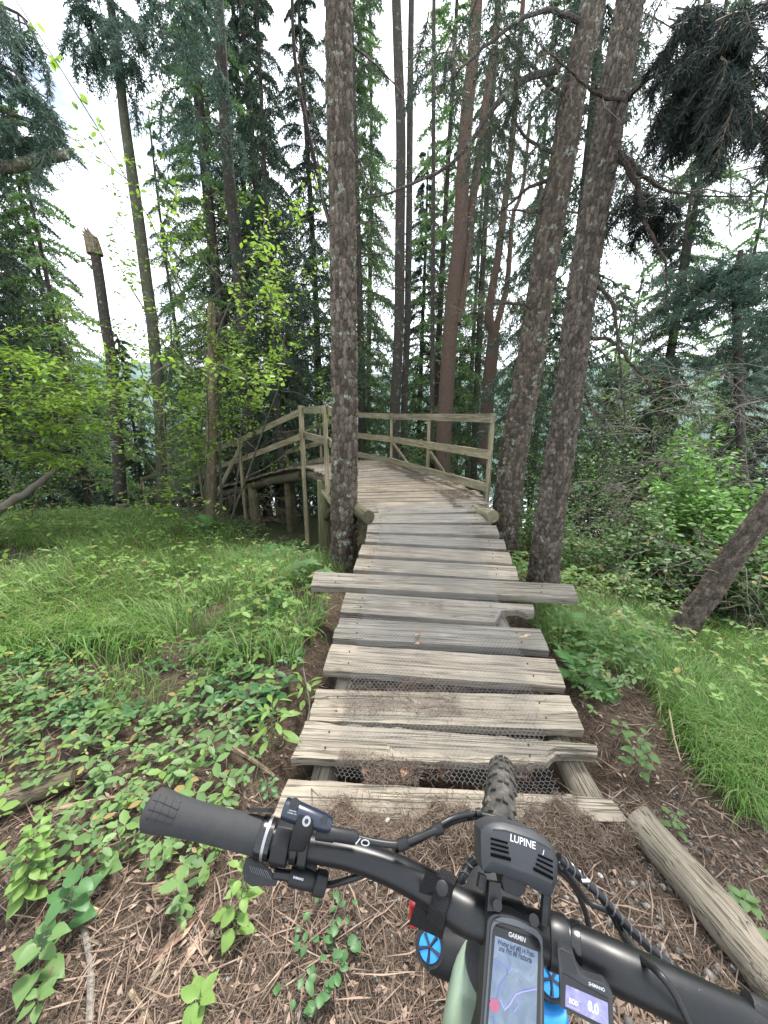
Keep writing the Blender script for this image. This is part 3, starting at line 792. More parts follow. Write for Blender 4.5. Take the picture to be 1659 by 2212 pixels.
# far-off wood downhill that reads as one dark mass
def far_wood():
    np_ = NP(); g = np.random.RandomState(5)
    B, Dd, Ln, tw = spray_spruce(77, 1.0, .4, .45, .9, .35)
    for i in range(58):
        Y = 19 + 38 * g.rand() ** 1.3; x = g.uniform(-1.15, 1.15) * Y; z = float(T(np.array([x]), np.array([Y]))[0]); h = g.uniform(7, 12)
        mg = Y / 14
        for k in range(20):
            f = (k + g.rand()) / 20; R = rotz(g.rand() * 7); l = (3.0 - 2.4 * f) * g.uniform(.7, 1.1)
            sel = g.rand(len(B)) < .42
            V, F = slivers((B[sel] * l) @ R.T + [x, Y, z + .3 + f * h], unit(Dd[sel] @ R.T), Ln[sel] * 4.2, .11 * mg)
            np_.add(V, F)
    tag(link('distant_wood', np_.mesh('distant_wood', M['spruce'])), kind='stuff')
    tk = MB()
    for i in range(60):
        Y = 19 + 30 * g.rand(); x = g.uniform(-1.1, 1.1) * Y; z = Tz(x, Y)
        tk.tube([(x, Y, z - .5), (x + g.uniform(-.4, .4), Y, z + 5), (x + g.uniform(-.6, .6), Y, z + 9.5)], [.17, .13, .04], 7, False)
    tag(link('distant_trunks', tk.mesh('distant_trunks', M['bark_grey'], True)), kind='stuff')
far_wood()

# ---- the three near pines with modelled bark plates
def tree_parts(name, label, cat='tree', loc=(0, 0, 0), group=None): return thing(name, label, cat, loc, group)
def local(me_obj, o):
    me_obj.matrix_parent_inverse = Matrix.Translation(-Vector(o.location)); return me_obj
def branch(root, P, r0, r1, mat, n=8, label=None, k=5, name='branch'):
    S = spline(P, k); R = r0 + (r1 - r0) * np.linspace(0, 1, len(S)) ** .8
    g = np.random.RandomState(int(abs(S[0][0] * 1000)) % 9999)
    S[1:-1] += g.randn(len(S) - 2, 3) * min(.006, r0 * .2)
    o = MB().tube(S, R, n).build(name, M[mat], root); local(o, root)
    if label: o['label'] = label
    return S
def twiggy(root, spines, mat, g, n=24, l=.5, r=.004, down=.2, name='twigs'):
    mb = MB()
    for S in spines:
        for i in range(n):
            f = .15 + .85 * g.rand(); p = S[min(len(S) - 1, int(f * len(S)))]
            d = unit(g.randn(3) + [0, 0, -down]); L = l * g.uniform(.3, 1)
            q = [p, p + d * L * .5 + g.randn(3) * .03, p + d * L + g.randn(3) * .08 - np.array([0, 0, down * L * .4])]
            mb.tube(q, [r, r * .7, r * .3], 3, False)
            for _ in range(2):
                e = unit(d + g.randn(3) * .8); b = np.array(q[1]); mb.tube([b, b + e * L * .4], [r * .6, r * .3], 3, False)
    o = mb.build(name, M[mat], root); local(o, root); o['kind'] = 'stuff'
def g3(u, v, Y): return pY(u, v, Y)
# A: lichened pine left of the boardwalk
pa = [g3(742, 1262, 4.2), g3(743, 1100, 4.2), g3(744, 900, 4.2), g3(742, 700, 4.2), g3(740, 480, 4.2), g3(734, 250, 4.2), g3(731, 0, 4.2), g3(729, -400, 4.2)]
gz = Tz(pa[0].x, 4.2); pa[0].z = gz - .12
tA = tree_parts('pine_tree', 'straight rough-barked pine standing against the left side of the boardwalk', loc=(pa[0].x, 4.2, gz), group='pines beside the boardwalk')
ob = link('trunk', trunk_np(pa, [0.155, 0.149, 0.139, 0.133, 0.126, 0.119, 0.113, 0.099], M['bark_lichen'], 110, .042, 2.2, .028, 3), tA); local(ob, tA)
# B: front leaning pine
pb = [g3(1166, 1330, 3.42), g3(1180, 1180, 3.45), g3(1206, 1000, 3.5), g3(1228, 850, 3.52), g3(1246, 700, 3.55), g3(1272, 520, 3.6), g3(1302, 350, 3.65), g3(1330, 180, 3.7), g3(1362, 0, 3.75), g3(1420, -350, 3.8)]
pb[0].z = Tz(pb[0].x, 3.42) - .12
tB = tree_parts('pine_tree', 'front one of the two leaning pines on the right, its foot in the grass', loc=(pb[0].x, 3.42, Tz(pb[0].x, 3.42)), group='pines beside the boardwalk')
ob = link('trunk', trunk_np(pb, [0.144, 0.132, 0.122, 0.117, 0.115, 0.111, 0.108, 0.104, 0.098, 0.091], M['bark_pine'], 110, .036, 1.6, .026, 11), tB); local(ob, tB)
# C: rear leaning pine
pc = [g3(1080, 1235, 4.95), g3(1090, 1120, 4.95), g3(1112, 960, 5.0), g3(1142, 800, 5.0), g3(1164, 650, 5.05), g3(1188, 500, 5.1), g3(1216, 340, 5.15), g3(1240, 190, 5.2), g3(1282, 0, 5.3), g3(1360, -320, 5.4)]
pc[0].z = Tz(pc[0].x, 4.95) - .12
tC = tree_parts('pine_tree', 'rear one of the two leaning pines, rising beside the end post of the railing', loc=(pc[0].x, 4.95, Tz(pc[0].x, 4.95)), group='pines beside the boardwalk')
ob = link('trunk', trunk_np(pc, [0.200, 0.183, 0.168, 0.162, 0.151, 0.146, 0.140, 0.134, 0.128, 0.111], M['bark_lichen'], 120, .036, 1.7, .020, 19), tC); local(ob, tC)
gB = np.random.RandomState(21); sp = []
for P, r0, lab in [
  ([(1205, 150, 5.2), (1130, 175, 4.9), (1060, 240, 4.8), (1000, 330, 4.8), (930, 380, 4.7), (830, 420, 4.7), (770, 432, 4.6)], .042, 'long bough sweeping far to the left'),
  ([(1190, 385, 5.1), (1145, 405, 5.2), (1080, 460, 5.4), (1020, 528, 5.6)], .028, None),
  ([(1175, 455, 5.1), (1140, 458, 5.3), (1090, 452, 5.5)], .03, 'short stub pointing left'),
  ([(1150, 662, 5.0), (1110, 655, 4.9), (1060, 658, 4.8), (1005, 675, 4.8)], .026, 'bare dead bough pointing left'),
  ([(1230, 215, 5.2), (1170, 170, 5.4), (1100, 60, 5.6), (1080, -60, 5.7)], .03, None),
  ([(1198, 330, 5.1), (1130, 290, 5.3), (1080, 180, 5.5), (1120, 120, 5.6)], .025, None),
  ([(1265, 60, 5.3), (1180, 20, 5.0), (1060, 90, 4.7), (985, 160, 4.5), (930, 200, 4.4)], .03, None)]:
    sp.append(branch(tC, [tuple(g3(*p)) for p in P], r0, .006, 'bark_grey', 8, lab))
twiggy(tC, sp, 'twig', gB, 20, .55, .005)
sp = []
for P, r0, lab in [
  ([(1290, 620, 3.55), (1318, 645, 3.4), (1333, 710, 3.3), (1341, 800, 3.25), (1350, 920, 3.2)], .020, 'dead bough bent down along the trunk'),
  ([(1275, 730, 3.5), (1325, 738, 3.4), (1362, 785, 3.3), (1395, 820, 3.3), (1416, 862, 3.3)], .018, None),
  ([(1335, 330, 3.6), (1375, 400, 3.5), (1398, 490, 3.4), (1438, 572, 3.3), (1436, 660, 3.3)], .030, 'dark bough hanging down to the right'),
  ([(1345, 215, 3.6), (1290, 205, 3.3), (1240, 160, 3.2), (1170, 100, 3.1)], .018, None),
  ([(1262, 850, 3.5), (1290, 900, 3.4), (1330, 898, 3.4)], .012, None),
  ([(1350, 220, 3.7), (1400, 170, 3.5), (1470, 150, 3.3), (1600, 120, 3.2)], .025, None),
  ([(1340, 330, 3.7), (1400, 390, 3.7), (1480, 420, 3.7), (1640, 425, 3.7)], .022, None)]:
    sp.append(branch(tB, [tuple(g3(*p)) for p in P], r0, .004, 'bark_dark', 8, lab))
twiggy(tB, sp, 'twig', gB, 16, .4, .0035)
sp = [branch(tA, [tuple(g3(*p)) for p in P], r0, .004, 'bark_grey', 6) for P, r0 in [
  ([(726, 535, 4.2), (700, 440, 4.4), (680, 300, 4.5), (640, 100, 4.6)], .014), ([(758, 495, 4.2), (790, 480, 4.1), (830, 478, 4.0)], .012),
  ([(750, 90, 4.2), (800, 130, 4.4), (870, 200, 4.6)], .014), ([(752, 300, 4.2), (790, 380, 4.3), (815, 470, 4.4)], .010)]]
twiggy(tA, sp, 'twig', gB, 14, .4, .0035)

# needle tufts of pines
def tufts(C0, n, ln, w, g, upw=.3):
    C0 = np.asarray(C0); B = np.repeat(C0, n, 0) + g.randn(len(C0) * n, 3) * .008
    Dd = unit(g.randn(len(B), 3) + [0, 0, upw]); V, F = slivers(B, Dd, g.uniform(.7, 1.15, len(B)) * ln, w); return V, F
def pine_bough(spine, g, nsub=26, sub=.55, step=.05, flat=.5):
    """tuft centres and twig tubes along a spine (array of points)"""
    cs = []; mb = MB()
    for i in range(nsub):
        f = .2 + .8 * g.rand(); p = spine[min(len(spine) - 1, int(f * len(spine)))]
        d = g.randn(3); d[2] = d[2] * flat - .1; d = unit(d); L = sub * g.uniform(.4, 1)
        pl = [p + d * L * t + np.array([0, 0, -.25 * L * t * t]) + g.randn(3) * .02 * t for t in np.linspace(0, 1, 5)]
        mb.tube(pl, np.linspace(.006, .002, 5), 3, False)
        for k in range(int(L / step)):
            t = .25 + .75 * g.rand(); q = p + d * L * t + np.array([0, 0, -.25 * L * t * t]) + g.randn(3) * .05 * t
            cs.append(q)
    return cs, mb
gp = np.random.RandomState(8)
def pine_foliage(root, spines, mat, ln, w, nt=12, name='needles', **kw):
    np_ = NP(); mbs = MB()
    for S in spines:
        cs, mb = pine_bough(np.asarray(S), gp, **kw); V, F = tufts(cs, nt, ln, w, gp); np_.add(V, F); mbs.add(mb.v, mb.f)
    local(link(name, np_.mesh(name, M[mat]), root), root); o = local(mbs.build('twigs', M['twig'], root), root); o['kind'] = 'stuff'
def hang_foliage(root, spines, mat, g, n=9, L=.7, width=.010, hang=1.0, dens=.8, fine=1.2, lenscale=.8, name='needles'):
    protos = [spray_spruce(400 + k, 1.0, .35, dens, hang, fine) for k in range(3)]; Bs = []; Ds = []; Ls = []; mb = MB()
    for S in spines:
        S = np.asarray(S)
        for i in range(n):
            f = .12 + .88 * (i + g.rand()) / n; p = S[min(len(S) - 1, int(f * len(S)))]; l = L * g.uniform(.5, 1.15)
            R = rotz(g.rand() * 6.28) @ roty(g.uniform(.0, 1.1)); B, Dd, Ln, T_ = protos[g.randint(3)]
            Bs.append(B * l @ R.T + p); Ds.append(Dd @ R.T); Ls.append(Ln * lenscale)
            for k, (pl, r0, r1) in enumerate(T_):
                q = (pl * l) @ R.T + p; q = q[::2]; mb.tube(q, np.linspace(r0 * (.7 if k == 0 else .8), r1 * .7, len(q)), 4 if k == 0 else 3, False)
    V, F = slivers(np.concatenate(Bs), unit(np.concatenate(Ds)), np.concatenate(Ls), width)
    local(link(name, npmesh(name, V, [F], M[mat], False), root), root); o = local(mb.build('twigs', M['twig'], root), root); o['kind'] = 'stuff'
# dark canopy of pine B spreading over the top right corner
fol = [spline([tuple(g3(*p)) for p in P], 8) for P in [
  [(1400, 170, 3.6), (1470, 130, 3.2), (1540, 90, 2.9), (1640, 60, 2.7)], [(1420, 100, 3.5), (1500, 120, 3.1), (1560, 160, 2.9), (1600, 200, 2.8)],
  [(1460, 30, 3.2), (1520, 120, 2.9), (1560, 170, 2.7), (1500, 200, 2.7)], [(1440, 190, 3.4), (1500, 200, 3.1), (1590, 190, 2.9), (1680, 280, 2.8)],
  [(1420, 20, 3.3), (1500, 20, 3.0), (1580, 60, 2.8), (1700, 150, 2.7)],
  [(1390, 400, 3.6), (1420, 430, 3.5), (1440, 470, 3.5)], [(1480, 180, 2.9), (1530, 200, 2.8), (1570, 220, 2.7)], [(1520, -40, 2.9), (1550, 60, 2.7), (1560, 160, 2.6), (1540, 240, 2.6)]]]
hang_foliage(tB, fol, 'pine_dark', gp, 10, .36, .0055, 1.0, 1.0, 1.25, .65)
veil = [spline([tuple(g3(*p)) for p in P], 8) for P in [[(1380, 40, 4.4), (1480, 60, 4.6), (1600, 160, 4.8), (1720, 300, 5.0)], [(1370, 150, 4.4), (1450, 210, 4.6), (1540, 320, 4.8), (1640, 420, 5)], [(1345, 250, 4.2), (1400, 330, 4.4), (1470, 420, 4.6)], [(1390, -60, 4.4), (1520, -40, 4.6), (1660, 40, 4.8)]]]
hang_foliage(tB, veil, 'spruce', gp, 11, .8, .008, .9, .55, .8, .8, 'needles')
fol = [spline([tuple(g3(*p)) for p in P], 8) for P in [
  [(1190, 100, 5.2), (1120, 60, 5.0), (1040, 80, 4.8), (960, 120, 4.6)], [(1250, 30, 5.4), (1180, -30, 5.2), (1060, -10, 5), (900, 30, 4.8)], [(1150, 180, 5.2), (1090, 250, 5.4), (1060, 380, 5.6)], [(1280, 140, 5.4), (1330, 120, 5.8), (1400, 200, 6)]]]
hang_foliage(tC, fol, 'spruce', gp, 7, .9, .010, 1.2, .8, .8, .9)

# ---- other trunks behind, each a tree of its own
def trunk_tree(name, label, P, R, bark, group='trunks standing behind the boardwalk', sides=16, seed=0, stubs=14, stub_l=.5, stub_from=.15, droop=.3):
    Q = [g3(*p) for p in P]; root = tree_parts(name, label, loc=tuple(Q[0]), group=group)
    S = spline([tuple(q) for q in Q], 8); g = np.random.RandomState(seed)
    Rr = np.interp(np.linspace(0, 1, len(S)), np.linspace(0, 1, len(R)), R)
    o = MB().tube(S, Rr, sides).build('trunk', M[bark], root); local(o, root)
    if stubs:
        mb = MB()
        for i in range(stubs):
            f = stub_from + (1 - stub_from) * g.rand(); p = S[int(f * (len(S) - 1))]; d = unit(np.array([g.randn(), g.randn(), g.uniform(-.4, .5)])); L = stub_l * g.uniform(.2, 1.2)
            pl = [p, p + d * L * .5, p + d * L + [0, 0, -droop * L]]
            mb.tube(pl, [.011, .008, .003], 4, False)
            for _ in range(3):
                b = p + d * L * g.uniform(.3, .9); e = unit(d + g.randn(3)); mb.tube([b, b + e * L * .4], [.004, .0015], 3, False)
        o = mb.build('dead_branches', M['twig'], root); local(o, root); o['kind'] = 'stuff'
    return root, S
dD, SD = trunk_tree('pine_tree', 'reddish pine behind the outer railing that splits into two bare stems', [(952, 1120, 7.9), (958, 960, 8), (967, 800, 8), (978, 650, 8), (992, 520, 8), (1000, 380, 8), (1008, 250, 8), (1022, 120, 8), (1032, -40, 8), (1040, -250, 8)], [0.176, 0.158, 0.145, 0.132, 0.123, 0.110, 0.097, 0.079], 'bark_red', seed=31, stubs=22)
branch(dD, [tuple(g3(*p)) for p in [(985, 700, 8), (1004, 590, 8.1), (1018, 460, 8.2), (1035, 330, 8.3), (1052, 200, 8.4), (1070, 80, 8.5), (1085, -100, 8.6)]], .10, .05, 'bark_red', 12, 'second stem leaning right', name='stem')
fB, SF = trunk_tree('pine_tree', 'forked reddish pine between the double pine and the leaning pines', [(1045, 1000, 10), (1052, 880, 10), (1060, 790, 10), (1068, 720, 10)], [.17, .165, .16, .15], 'bark_red', seed=33, stubs=4)
branch(fB, [tuple(g3(*p)) for p in [(1068, 725, 10), (1057, 680, 10), (1064, 620, 10), (1078, 540, 10), (1092, 430, 10), (1104, 340, 10), (1115, 200, 10), (1130, 0, 10)]], .12, .05, 'bark_red', 10, 'left stem of the fork', name='stem')
branch(fB, [tuple(g3(*p)) for p in [(1068, 725, 10), (1080, 680, 10), (1094, 620, 10.1), (1100, 560, 10.1), (1108, 470, 10.2), (1130, 400, 10.3), (1145, 250, 10.4)]], .09, .035, 'bark_red', 10, 'right stem of the fork', name='stem')
trunk_tree('larch_tree', 'dark larch trunk just right of the lichened pine', [(850, 1010, 10), (854, 870, 10), (862, 700, 10), (864, 500, 10), (866, 300, 10), (860, 120, 10), (852, -120, 10)], [0.143, 0.128, 0.120, 0.112, 0.105, 0.090], 'bark_grey', seed=35, stubs=30)
trunk_tree('larch_tree', 'thin dark trunk close behind the larch right of the lichened pine', [(872, 1000, 11.5), (874, 860, 11.5), (880, 700, 11.5), (884, 450, 11.5), (886, 200, 11.5), (890, -100, 11.5)], [0.104, 0.096, 0.088, 0.080, 0.064], 'bark_grey', seed=36, stubs=24)
trunk_tree('larch_tree', 'thinnest pole-like trunk left of the reddish double pine', [(932, 950, 9), (934, 800, 9), (935, 600, 9), (936, 400, 9), (937, 100, 9), (938, -100, 9)], [.055, .05, .045, .04, .03], 'bark_grey', seed=37, stubs=24, stub_l=.4, sides=8)
tI, SI = trunk_tree('larch_tree', 'tall slim trunk standing alone against the bright sky on the left', [(352, 1080, 9), (345, 900, 9), (331, 720, 9), (318, 620, 9), (300, 480, 9), (283, 360, 9), (268, 250, 9), (254, 120, 9), (235, -20, 9), (205, -250, 9)], [0.128, 0.120, 0.116, 0.112, 0.104, 0.092, 0.076, 0.064, 0.056], 'bark_green', seed=38, stubs=8, stub_from=.7)
trunk_tree('larch_tree', 'grey trunk with dead twigs rising behind the leafy clump', [(548, 1130, 9.5), (541, 950, 9.5), (531, 780, 9.5), (520, 640, 9.5), (505, 480, 9.5), (490, 330, 9.5), (481, 160, 9.5), (470, -30, 9.5), (458, -250, 9.5)], [.16, .15, .14, .13, .125, .11, .10, .08], 'bark_grey', seed=39, stubs=44, stub_l=.7)
trunk_tree('birch_tree', 'thin leaning trunk between the grey trunk and the lichened pine, near the top', [(735, 620, 12), (722, 520, 12), (700, 440, 12), (676, 330, 12), (648, 200, 12), (634, 90, 12), (630, -60, 12)], [.06, .055, .05, .045, .04], 'bark_dark', seed=41, stubs=20, sides=8)
# broken snag on the left
sn, SS = trunk_tree('dead_snag', 'broken snag with a splintered pale top left of the tall slim trunk', [(262, 1080, 8.5), (250, 900, 8.5), (241, 780, 8.5), (228, 700, 8.5), (214, 600, 8.5), (203, 530, 8.5)], [.125, .115, .105, .095, .088], 'bark_grey', seed=42, stubs=18)
mb = MB(); tp = g3(203, 532, 8.5)
for k in range(7):
    a = k * .9; b = tp + Vector((math.cos(a) * .08, math.sin(a) * .08, -.15)); mb.tube([b, b + Vector((-.03, 0, .3)), b + Vector((-.10 - .02 * (k % 3), 0, .36 + .06 * ((k * 5) % 4)))], [.07, .045, .004], 5)
local(mb.build('splintered_top', M['deadwood'], sn), sn)
for u, Y, pr, sc, rz, lab in [(620, 9.3, SPD, .62, 1.0, 'spruce whose bare lower trunk stands under the bend of the deck'), (78, 10, SPD, .8, 2.0, 'spruce with a dark bare foot low on the left behind the leafy sprays'), (578, 12, SPD, .85, .6, 'spruce behind the ramp railing, left of the corner post'), (1172, 8.0, SPD, .75, 4.0, 'very dark spruce trunk between the feet of the leaning pines'), (1382, 9.5, SPD, .55, 3.3, 'thin dark spruce in the thicket right of the leaning pines'),
   (780, 11.5, SPE, .95, 5.0, 'spruce right behind the lichened pine'), (1020, 13.5, SPE, 1.05, 2.4, 'spruce with high boughs behind the double pine'), (1120, 19, SPE, 1.0, 3.5, 'distant spruce between the forked pine and the leaning pines'), (960, 20, SPE, 1.0, .8, 'distant spruce between the larches and the double pine')]:
    tree_obj('spruce_tree', lab, base(u, Y), pr, 'spruces behind the boardwalk', rz=rz, sc=sc)

# ---- larches: sparse, fresh green
def proto_larch(seed, h, r, z0, len0, n):
    P, R = straight_trunk(h, r, seed)
    V, F, tw = conifer_crown(seed, z0, h * .98, len0, .3, n, .30, .35, .6, .034, .5, lenscale=1.3)
    return [('trunk', MB().tube(P, R, 10).mesh('trunk', M['bark_grey'], True)), ('crown', npmesh('crown', V, [F], M['larch'], False)), ('boughs', tw.mesh('boughs', M['twig']))]
LA = proto_larch(61, 17, .13, 1.5, 2.9, 110); LB = proto_larch(62, 11, .10, 1.0, 2.6, 80)
for u, Y, pr, sc, rz, lab in [
  (190, 10.5, LB, .92, .4, 'fresh green larch beside the broken snag'), (105, 12.0, LB, .95, 2.0, 'fresh green larch at the left, below the sky gap'),
  (945, 14.0, LA, 1.1, 1.0, 'light green larch between the dark trunk and the double pine'), (1150, 18.0, LA, 1.0, 3.0, 'light green larch glimpsed between the two leaning pines'),
  (1390, 10.5, LA, .85, 4.2, 'feathery larch against the sky right of the leaning pines'), (1520, 13.0, LA, .78, 5.5, 'feathery larch above the blue-green pine'),
  (1290, 15.0, LB, .95, 1.4, 'light larch close behind the front leaning pine'), (520, 10.8, LA, .95, 2.6, 'larch whose green sprays hang at the top, left of centre'),
  (-20, 9.0, LB, .75, .9, 'small fresh green larch at the left edge'), (780, 12.5, LA, .95, 3.7, 'light green larch behind the lichened pine')]:
    tree_obj('larch_tree', lab, base(u, Y), pr, 'larches behind the boardwalk', rz=rz, sc=sc)

# ---- blue-green pine on the right and pine sprays entering at the top left
pr_, PS = trunk_tree('pine_tree', 'blue-green bushy pine behind the dead brush on the right', [(1610, 1130, 7.5), (1600, 950, 7.5), (1595, 780, 7.5), (1590, 620, 7.5), (1600, 540, 7.5)], [.085, .075, .065, .04], 'bark_grey', None, seed=50, stubs=6)
fol = []
for k in range(20):
    f = .45 + .55 * gp.rand(); p = PS[int(f * (len(PS) - 1))]; a = gp.rand() * 6.28; L = gp.uniform(.7, 1.9) * (1.25 - .5 * f)
    fol.append(np.array([p + np.array([math.cos(a) * L * t, math.sin(a) * L * t, .1 * t - .15 * t * t]) for t in np.linspace(0, 1, 10)]))
pine_foliage(pr_, fol, 'pine', .085, .014, 9, nsub=24, sub=.6, step=.035)
pl_ = tree_parts('pine_tree', 'pine outside the left edge whose dark sprays and sawn bough reach in at top left', loc=(-4.6, 3.8, Tz(-4.6, 3.8)))
o = MB().tube([(-4.6, 3.8, Tz(-4.6, 3.8) - .2), (-4.55, 3.8, 3), (-4.6, 3.9, 7.5)], [.2, .17, .1], 14).build('trunk', M['bark_grey'], pl_); local(o, pl_)
branch(pl_, [(-4.55, 3.85, 3.35), tuple(g3(-200, 380, 4.2)), tuple(g3(-60, 352, 4.2)), tuple(g3(30, 358, 4.2)), tuple(g3(80, 345, 4.2)), tuple(g3(146, 334, 4.2))], .075, .04, 'bark_green', 12, 'thick bough sawn off at its end')
fol = [spline([tuple(g3(*p)) for p in P], 8) for P in [[(-250, 40, 4), (-100, 90, 4.1), (0, 140, 4.2), (60, 200, 4.3), (105, 215, 4.3)], [(-250, 150, 4), (-80, 200, 4.1), (30, 250, 4.2), (90, 290, 4.3), (120, 310, 4.3)], [(-250, -100, 4), (-100, -40, 4.2), (20, 20, 4.4), (70, 70, 4.5)], [(-200, 250, 4), (-100, 270, 4.1), (0, 290, 4.2)]]]
hang_foliage(pl_, fol, 'pine', gp, 10, .55, .009, .6, .8, 1.1, .8)
for P in [[(-4.55, 3.85, 4.4), tuple(g3(-250, 40, 4)), tuple(g3(0, 140, 4.2)), tuple(g3(105, 215, 4.3))], [(-4.55, 3.85, 3.9), tuple(g3(-250, 150, 4)), tuple(g3(30, 250, 4.2)), tuple(g3(120, 310, 4.3))], [(-4.55, 3.85, 5.0), tuple(g3(-250, -100, 4)), tuple(g3(20, 20, 4.4)), tuple(g3(70, 70, 4.5))]]:
    branch(pl_, P, .03, .006, 'bark_grey', 6)
# sprays hanging from the top of the tall slim trunk
fol = [spline([tuple(g3(*p)) for p in P], 8) for P in [[(255, 60, 9), (300, 60, 8.6), (380, 90, 8.3), (470, 130, 8)], [(265, 130, 9), (330, 160, 8.7), (400, 230, 8.4), (500, 270, 8.2)], [(260, 100, 9), (210, 90, 8.7), (170, 60, 8.5)], [(250, 30, 9), (340, 10, 8.5), (430, 30, 8.2)], [(240, -20, 9), (200, 10, 9), (150, 30, 9)], [(235, -60, 9), (320, -60, 8.7), (420, -30, 8.4)]]]
hang_foliage(tI, fol, 'pine', gp, 10, 1.0, .018, .7, .8, .7, 1.1)

# ---- leaning dark trunk and dead brush on the right
ql = [g3(*q) for q in [(1462, 1392, 2.75), (1490, 1340, 2.75), (1540, 1270, 2.75), (1600, 1180, 2.75), (1670, 1085, 2.75), (1780, 920, 2.8)]]
lt = tree_parts('leaning_tree', 'dark bare trunk leaning steeply right out of the thicket at the right edge', loc=tuple(ql[0]))
local(link('trunk', trunk_np(ql, [.090, .086, .082, .078, .075, .07], M['bark_lean'], 60, .030, 1.8, .012, 23, .015, .3), lt), lt)
def brush(name, label, region, n, L, r, mat, seed, droop=.3, cat='dead brush'):
    g = np.random.RandomState(seed); mb = MB(); c = None
    for i in range(n):
        u = g.uniform(region[0], region[1]); v = g.uniform(region[2], region[3]); Y = g.uniform(region[4], region[5])
        p = np.array(g3(u, v, Y)); c = p if c is None else c
        d = unit(np.array([g.randn(), g.randn() * .6, g.randn() * .5])); l = L * g.uniform(.4, 1.2)
        q = [p + d * l * t + np.array([0, 0, -droop * l * t * t]) + g.randn(3) * .03 * t for t in np.linspace(0, 1, 5)]
        mb.tube(q, np.linspace(r * g.uniform(.5, 1.3), r * .25, 5), 4, False)
        for _ in range(5):
            b = q[g.randint(1, 4)]; e = unit(d + g.randn(3) * .8); mb.tube([b, b + e * l * .25, b + e * l * .45 + [0, 0, -droop * l * .2]], [r * .45, r * .3, r * .15], 3, False)
    root = thing(name, label, cat, tuple(c)); o = mb.build('twigs', M[mat], root); local(o, root); o['kind'] = 'stuff'; return root
brush('dead_brush', 'tangle of bare grey twigs in front of the blue-green pine on the right', (1380, 1700, 790, 1080, 4.5, 6.5), 120, .9, .006, 'twig_dead', 5)
brush('dead_brush', 'bare curved twigs in the dark hollow right of the leaning pines', (1230, 1420, 1040, 1240, 4.5, 6), 60, .6, .006, 'twig_dead', 6)
brush('dead_brush', 'dry stalks around the foot of the leaning dark trunk', (1400, 1680, 1180, 1400, 2.7, 3.6), 60, .5, .004, 'twig_dead', 7)
brush('dead_brush', 'heap of dead twigs under the descending ramp', (400, 600, 1060, 1170, 7, 8.3), 110, .6, .007, 'twig', 8)

# ---- broadleaf saplings and shrubs
LEAF_V = np.array([[0, 0, 0], [.35, .26, .03], [.72, .22, .02], [1, 0, -.04], [.72, -.22, .02], [.35, -.26, .03], [.5, 0, -.03]])
LEAF_F3 = np.array([[0, 6, 1], [1, 6, 2], [2, 6, 3], [3, 6, 4], [4, 6, 5], [5, 6, 0]])
def leaves(P, g, size, flat=.5, Dd=None):
    n = len(P); s = g.uniform(.65, 1.2, n) * size
    d = unit(g.randn(n, 3) * [1, 1, .35] + [0, 0, -.15]) if Dd is None else Dd
    nrm = unit(g.randn(n, 3) * (1 - flat) + np.array([0, 0, 1.]) * flat * 2); sd = unit(np.cross(nrm, d)); nn = np.cross(d, sd)
    V = P[:, None, :] + s[:, None, None] * (LEAF_V[None, :, :1] * d[:, None] + LEAF_V[None, :, 1:2] * sd[:, None] + LEAF_V[None, :, 2:] * nn[:, None])
    F = LEAF_F3[None] + (np.arange(n) * 7)[:, None, None]
    return V.reshape(-1, 3), F.reshape(-1, 3)
def grow(g, p, d, L, r, depth, lines, tips, up=.1, spread=.7, wig=.12, kids=4, fz=1.):
    n = 6; pts = [np.array(p, float)]; q = np.array(p, float); dd = np.array(d, float)
    for i in range(n):
        dd = unit(dd + g.randn(3) * wig + [0, 0, up * .15]); q = q + dd * L / n; pts.append(q.copy())
        if depth > 0 and i >= 1:
            for _ in range(1 if g.rand() < kids / 6 * 1. else 0):
                e = unit(dd + g.randn(3) * spread * np.array([1, 1, fz])); grow(g, q, e, L * g.uniform(.4, .65), r * .5, depth - 1, lines, tips, up, spread, wig, kids, fz)
        if depth == 0: tips.append((q.copy(), dd.copy()))
    if depth == 1: tips.extend((x.copy(), dd.copy()) for x in pts[3:])
    lines.append((pts, r, depth))
def sapling(name, label, stems, leafmat, lsize, seed, barkmat='twig', per=3, cat='shrub', group=None, jit=.04, flat=.55, **kw):
    g = np.random.RandomState(seed); lines = []; tips = []
    for p, d, L, r, dep in stems: grow(g, p, unit(np.array(d, float)), L, r, dep, lines, tips, **kw)
    root = thing(name, label, cat, tuple(stems[0][0]), group); mb = MB()
    for pts, r, dep in lines:
        if dep == 0: pts = pts[::2] + [pts[-1]] if len(pts) % 2 == 0 else pts[::2]
        mb.tube(pts, np.linspace(r, max(r * .35, .0012), len(pts)), 6 if dep >= 2 else 3, False)
    local(mb.build('stems', M[barkmat], root), root)
    P = np.repeat(np.array([t[0] for t in tips]), per, 0); P = P + g.randn(*P.shape) * jit
    V, F = leaves(P, g, lsize, flat); o = local(link('leaves', npmesh('leaves', V, [F], M[leafmat], False), root), root); o['kind'] = 'stuff'
    return root
def gb(u, Y, dz=0): b = base(u, Y); return (b[0], b[1], b[2] + dz)
